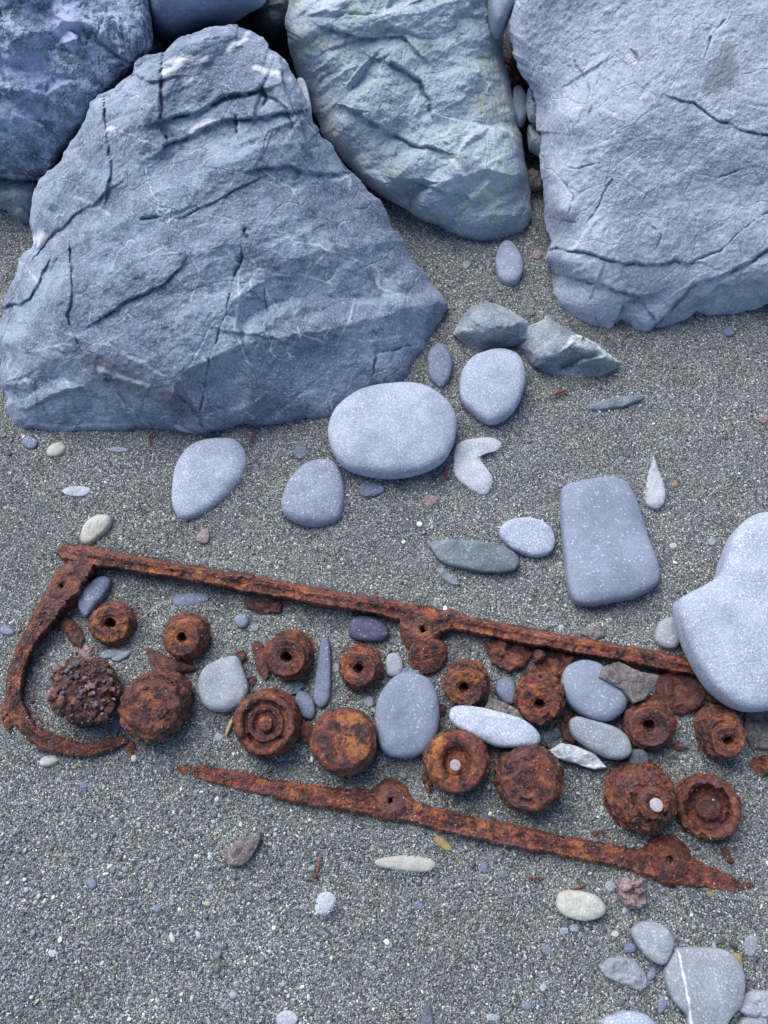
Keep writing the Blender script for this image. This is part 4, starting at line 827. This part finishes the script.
S('rock_chip', [(28,650),(35,646),(38,652),(33,658),(28,656)], .01, 'brown', 'small buff chip against the inner side of the curved end', group=G2, ang=True, N=50, K=12)

# ------------------------------------------------------------------ needles, twigs
def tube(name, pts, r, mat, label, cat, z=.003, group=None):
    q = polyline(pts, 24); W = P(q[:, 0], q[:, 1], z); W[:, 2] += gz(W[:, 0], W[:, 1])+r+.0015*np.sin(np.linspace(0, 3.1, 24))
    a = np.linspace(0, 6.283, 8, endpoint=False); V = []
    for i in range(24):
        t_ = W[min(i+1, 23)]-W[max(i-1, 0)]; t_ = t_/np.linalg.norm(t_); u = np.cross(t_, [0, 0, 1]); u /= np.linalg.norm(u); v = np.cross(t_, u)
        k = .25+.75*math.sin(math.pi*min(max(i/23, .04), .96))**.4
        V.append(W[i]+r*k*(np.cos(a)[:, None]*u+np.sin(a)[:, None]*v))
    tag(link(name, np.vstack(V), grid_faces(8, 24), M[mat]), label, cat, group)
GN = 'dry red needles on the sand'
tube('dry_needle', [(550,397),(558,394),(567,391)], .0024, 'needle', 'red-orange needle near the pointed slab, above the slate sliver', 'needle', group=GN)
tube('dry_needle', [(443,467),(446,473),(447,480)], .002, 'needle', 'short red needle left of the crescent stone', 'needle', group=GN)
tube('dry_needle', [(151,445),(150,438),(156,432)], .0018, 'needle', 'red needle at the foot of the fractured boulder, left', 'needle', group=GN)
tube('dry_needle', [(249,446),(252,437),(256,430)], .0018, 'needle', 'red needle at the foot of the fractured boulder, right', 'needle', group=GN)
tube('dry_needle', [(313,881),(318,871),(320,858)], .0018, 'needle', 'curved red needle above the whitish flat pebble', 'needle', group=GN)
tube('dry_needle', [(570,889),(580,887),(586,883)], .0014, 'needle', 'thin red-brown needle above the cream oval stone', 'needle', group=GN)
tube('dry_needle', [(527,878),(534,878),(540,877)], .0014, 'needle', 'tiny orange needle under the lower rail', 'needle', group=GN)
tube('twig', [(227,736),(231,726),(235,716)], .0028, 'twig', 'short pale twig left of the open rusty cup', 'twig')
tube('fibre', [(139,621),(150,612),(161,604),(172,600)], .0006, 'fibre', 'thin pale fibre from the first ring to the slim blue pebble', 'fibre', z=.006)
rg = np.random.default_rng(4); n = 130
c = np.stack([rg.uniform(502, 524, n), rg.uniform(58, 100, n)], 1); W = P(c[:, 0], c[:, 1], rg.uniform(.03, .08, n))
v, f, cc = make_grains(W, rg.uniform(.003, .009, n), 'oct', np.array([[.2, .05, .02]])*rg.uniform(.4, 1.8, (n, 1)), (.15, .3), rng=rg)
tag(link('leaf_litter', v, f, GRAIN, smooth=False, attrs={'Col': cc}), 'red-brown dry leaf litter in the dark gap between the right boulders', 'leaf litter', kind='stuff')

# ------------------------------------------------------------------ sand
def axis(lo, hi, step, far):
    a = np.arange(lo, hi, step); s = step; L = []; x = lo; R = []; y = a[-1]
    while y < far: s *= 1.35; y += s; R.append(y)
    s = step
    while x > -far: s *= 1.35; x -= s; L.append(x)
    return np.r_[L[::-1], a, R]
CIRC = []
def raised(x, y):
    z = gz(x, y); nz = np.clip(.6+.9*fbm(np.stack([x, y, 0*x], 1), 35, 2, 91), 0, 1.4); up = np.zeros(len(x))
    for (W_, rim_, h_) in REG:
        if W_[:, 2].min() > .05: continue
        w = .016 if h_ > .02 else .007; a = min(.16*h_+.0012, .006)
        b0, b1 = W_.min(0)-3*w, W_.max(0)+3*w
        k = np.where((x > b0[0]) & (x < b1[0]) & (y > b0[1]) & (y < b1[1]))[0]
        if not len(k): continue
        o = W_[::2, :2]
        for s_ in range(0, len(k), 40000):
            kk = k[s_:s_+40000]; d = np.sqrt(((x[kk, None]-o[None, :, 0])**2+(y[kk, None]-o[None, :, 1])**2).min(1))
            up[kk] = np.maximum(up[kk], (a if rim_ > .2 else .0045)*np.exp(-(d/w)**1.5))
    return z+up*nz
for o_ in list(bpy.data.objects):                       # sand also banks against the iron
    if o_.name.startswith(('rusted_ring', 'rusted_piston')):
        a = np.linspace(0, 6.283, 40); r_ = .052 if 'piston' in o_.name else .036
        REG.append((np.stack([o_.location.x+r_*np.cos(a), o_.location.y+r_*np.sin(a), 0*a], 1), .5, .03))
for ln, hw in (([(58,551),(140,565),(260,586),(380,607),(428,622),(530,637),(650,659)], 9), ([(70,580),(48,612),(22,655),(15,690),(40,738),(100,746)], 10), ([(200,771),(320,796),(392,803),(500,834),(610,855),(720,882)], 10)):
    q_ = polyline(ln, 160, False)[:, :2]; W1 = P(np.r_[q_[:, 0], q_[::-1, 0]], np.r_[q_[:, 1]-hw, q_[::-1, 1]+hw], 0); REG.append((W1, .5, .024))
X = axis(-1.1, 1.1, .005, 60); Y = axis(-.6, 1.9, .005, 60)
XX, YY = np.meshgrid(X, Y); x = XX.ravel(); y = YY.ravel()
z = raised(x, y); ZG = z.reshape(len(Y), len(X)).copy()
def gsamp(x, y):
    i = np.clip(np.searchsorted(X, x)-1, 0, len(X)-2); j = np.clip(np.searchsorted(Y, y)-1, 0, len(Y)-2)
    u = (x-X[i])/(X[i+1]-X[i]); v = (y-Y[j])/(Y[j+1]-Y[j])
    return ZG[j, i]*(1-u)*(1-v)+ZG[j, i+1]*u*(1-v)+ZG[j+1, i]*(1-u)*v+ZG[j+1, i+1]*u*v
link_s = link('sand', np.stack([x, y, z], 1), grid_faces(len(X), len(Y), False), SAND, origin=np.zeros(3))
tag(link_s, kind='structure')
def scatter(n, y0, y1, dens=None, rng=RNG):
    """points on the ground inside the photographed area and a margin"""
    py = rng.uniform(y0, y1, n); px = rng.uniform(-70, 838, n)
    W = P(px, py, 0); return W[:, 0], W[:, 1], px, py
# uniform in world area: sample world and keep those inside
def world_pts(n, rng):
    xs = rng.uniform(-1.0, 1.0, n*2); ys = rng.uniform(-.33, 1.35, n*2)
    # photo position
    dy = ys*ct-(-CAM_H)*(-st)*-1*-1 if False else None
    cz = -(ys*st)-(-CAM_H)*ct*-1 if False else None
    yc = ys*ct+(0-CAM_H)*st; zc = -ys*st+(0-CAM_H)*ct
    px = 384+FPX*xs/-zc; py = 512-FPX*yc/-zc
    k = (px > -60) & (px < 828) & (py > 90) & (py < 1090)
    return xs[k], ys[k], px[k], py[k]
r1 = np.random.default_rng(11)
xs, ys, px, py = world_pts(260000, r1)
n = len(xs); print('grains', n)
rc = np.random.default_rng(77); cr = []
for (W_, rim_, h_) in REG[-22:]:
    m_ = 60 if len(W_) < 60 else 420; i_ = rc.integers(0, len(W_), m_); cr.append(W_[i_, :2]+rc.normal(0, .006, (m_, 2)))
cr = np.vstack(cr); rr_ = rc.lognormal(math.log(.0011), .4, len(cr)); rr_ = np.clip(rr_, .0005, .003)
vv_, ff_, cc_ = make_grains(np.stack([cr[:, 0], cr[:, 1], gsamp(cr[:, 0], cr[:, 1])+rr_*.6], 1), rr_, 'oct', np.array([[.2, .06, .025]])*rc.uniform(.3, 1.8, (len(cr), 1)), rng=rc)
tag(link('rust_crumbs', vv_, ff_, GRAIN, smooth=False, origin=np.zeros(3), attrs={'Col': cc_}), 'red-brown rust crumbs shed on the sand around the iron', 'rust crumbs', kind='stuff')
near = np.clip((py-600)/400, 0, 1)*.6+.4*np.clip((400-px)/400, 0, 1)*np.clip((py-600)/300, 0, 1)
rad = r1.lognormal(math.log(.0008), .28, n)*(1+.28*near); rad = np.clip(rad*1.08, .0004, .0028)
cen = np.stack([xs, ys, gsamp(xs, ys)+rad*r1.uniform(-.1, .8, n)], 1)
for (W_, rim_, h_) in REG:                                  # sand banked against the foot of each stone
    g0 = float(gz(W_[:1, 0], W_[:1, 1])[0])
    if W_[:, 2].min()-g0 > .045: continue
    m_ = int(len(W_)*(5 if rim_ < .2 else 2)*max(.3, np.ptp(W_[:, 0])/.1)); i_ = r1.integers(0, len(W_), m_); c_ = W_.mean(0)
    q_ = W_[i_]+(W_[i_]-c_)*r1.normal(.01, .035, (m_, 1)); q_[:, :2] += r1.normal(0, .0012, (m_, 2))
    q_[:, 2] = gsamp(q_[:, 0], q_[:, 1])+np.abs(r1.normal(0, .0022 if rim_ < .2 else .001, m_)); cen = np.vstack([cen, q_]); rad = np.r_[rad, r1.uniform(.0006, .0013, m_)]
tone = np.clip(1.03+.34*fbm(cen*np.array([1, 1, 0]), 5, 4, 400), .6, 1.5)[:, None]
v, f, cc = make_grains(cen, rad, 'oct', PAL[r1.choice(len(PAL), len(cen), p=PW)]*r1.uniform(.8, 1.25, (len(cen), 1))*tone, rng=r1)
tag(link('coarse_sand', v, f, GRAIN, smooth=False, origin=np.zeros(3), attrs={'Col': cc}), 'coarse grey sand grains covering the beach', 'sand', kind='stuff')
xs, ys, px, py = world_pts(14000, r1)
pr = .12+.9*np.clip((py-620)/300, 0, 1)*(.5+.7*np.clip((500-px)/500, 0, 1))
pr *= np.clip(.75+1.2*fbm(np.stack([xs, ys, 0*xs], 1), 6, 3, 5), .1, 1.6)
k = r1.random(len(xs)) < pr; xs, ys = xs[k], ys[k]; n = len(xs); print('gravel', n)
rad = np.clip(r1.lognormal(math.log(.0019), .38, n), .0011, .0052)
v, f, cc = make_grains(np.stack([xs, ys, gsamp(xs, ys)+rad*.25], 1), rad, 'ico2', None, (.35, .7), .1, rng=r1)
tag(link('fine_gravel', v, f, GRAIN, origin=np.zeros(3), attrs={'Col': cc}), 'fine rounded gravel sprinkled over the sand', 'gravel', kind='stuff')

# ------------------------------------------------------------------ camera, light
cam = bpy.data.cameras.new('camera'); co = bpy.data.objects.new('camera', cam); COL.objects.link(co)
co.location = (0, 0, CAM_H); co.rotation_euler = (TILT, 0, 0); cam.sensor_fit = 'VERTICAL'; cam.sensor_height = 36; cam.lens = 36*FPX/1024
cam.clip_start = .02; cam.clip_end = 300; scene.camera = co
for o in list(bpy.data.objects):
    if '_o' in o.keys(): del o['_o']
EL, AZ = math.radians(52), math.radians(-35)      # azimuth from +y towards +x
w = bpy.data.worlds.new('World'); scene.world = w; w.use_nodes = True; nt = w.node_tree
bg = nt.nodes['Background']; sky = nt.nodes.new('ShaderNodeTexSky'); sky.sky_type = 'NISHITA'; sky.sun_disc = False
sky.sun_elevation = EL; sky.sun_rotation = AZ; nt.links.new(sky.outputs[0], bg.inputs[0]); bg.inputs[1].default_value = .15
sun = bpy.data.lights.new('sun', 'SUN'); so = bpy.data.objects.new('sun', sun); COL.objects.link(so)
sun.energy = 4.1; sun.angle = math.radians(50); sun.color = (1, .97, .93)
dirv = Vector((math.sin(AZ)*math.cos(EL), math.cos(AZ)*math.cos(EL), math.sin(EL)))
so.rotation_euler = dirv.to_track_quat('Z', 'Y').to_euler(); so.location = (-1, 1, 3)
scene.view_settings.view_transform = 'Standard'; scene.view_settings.look = 'None'; scene.view_settings.exposure = 0
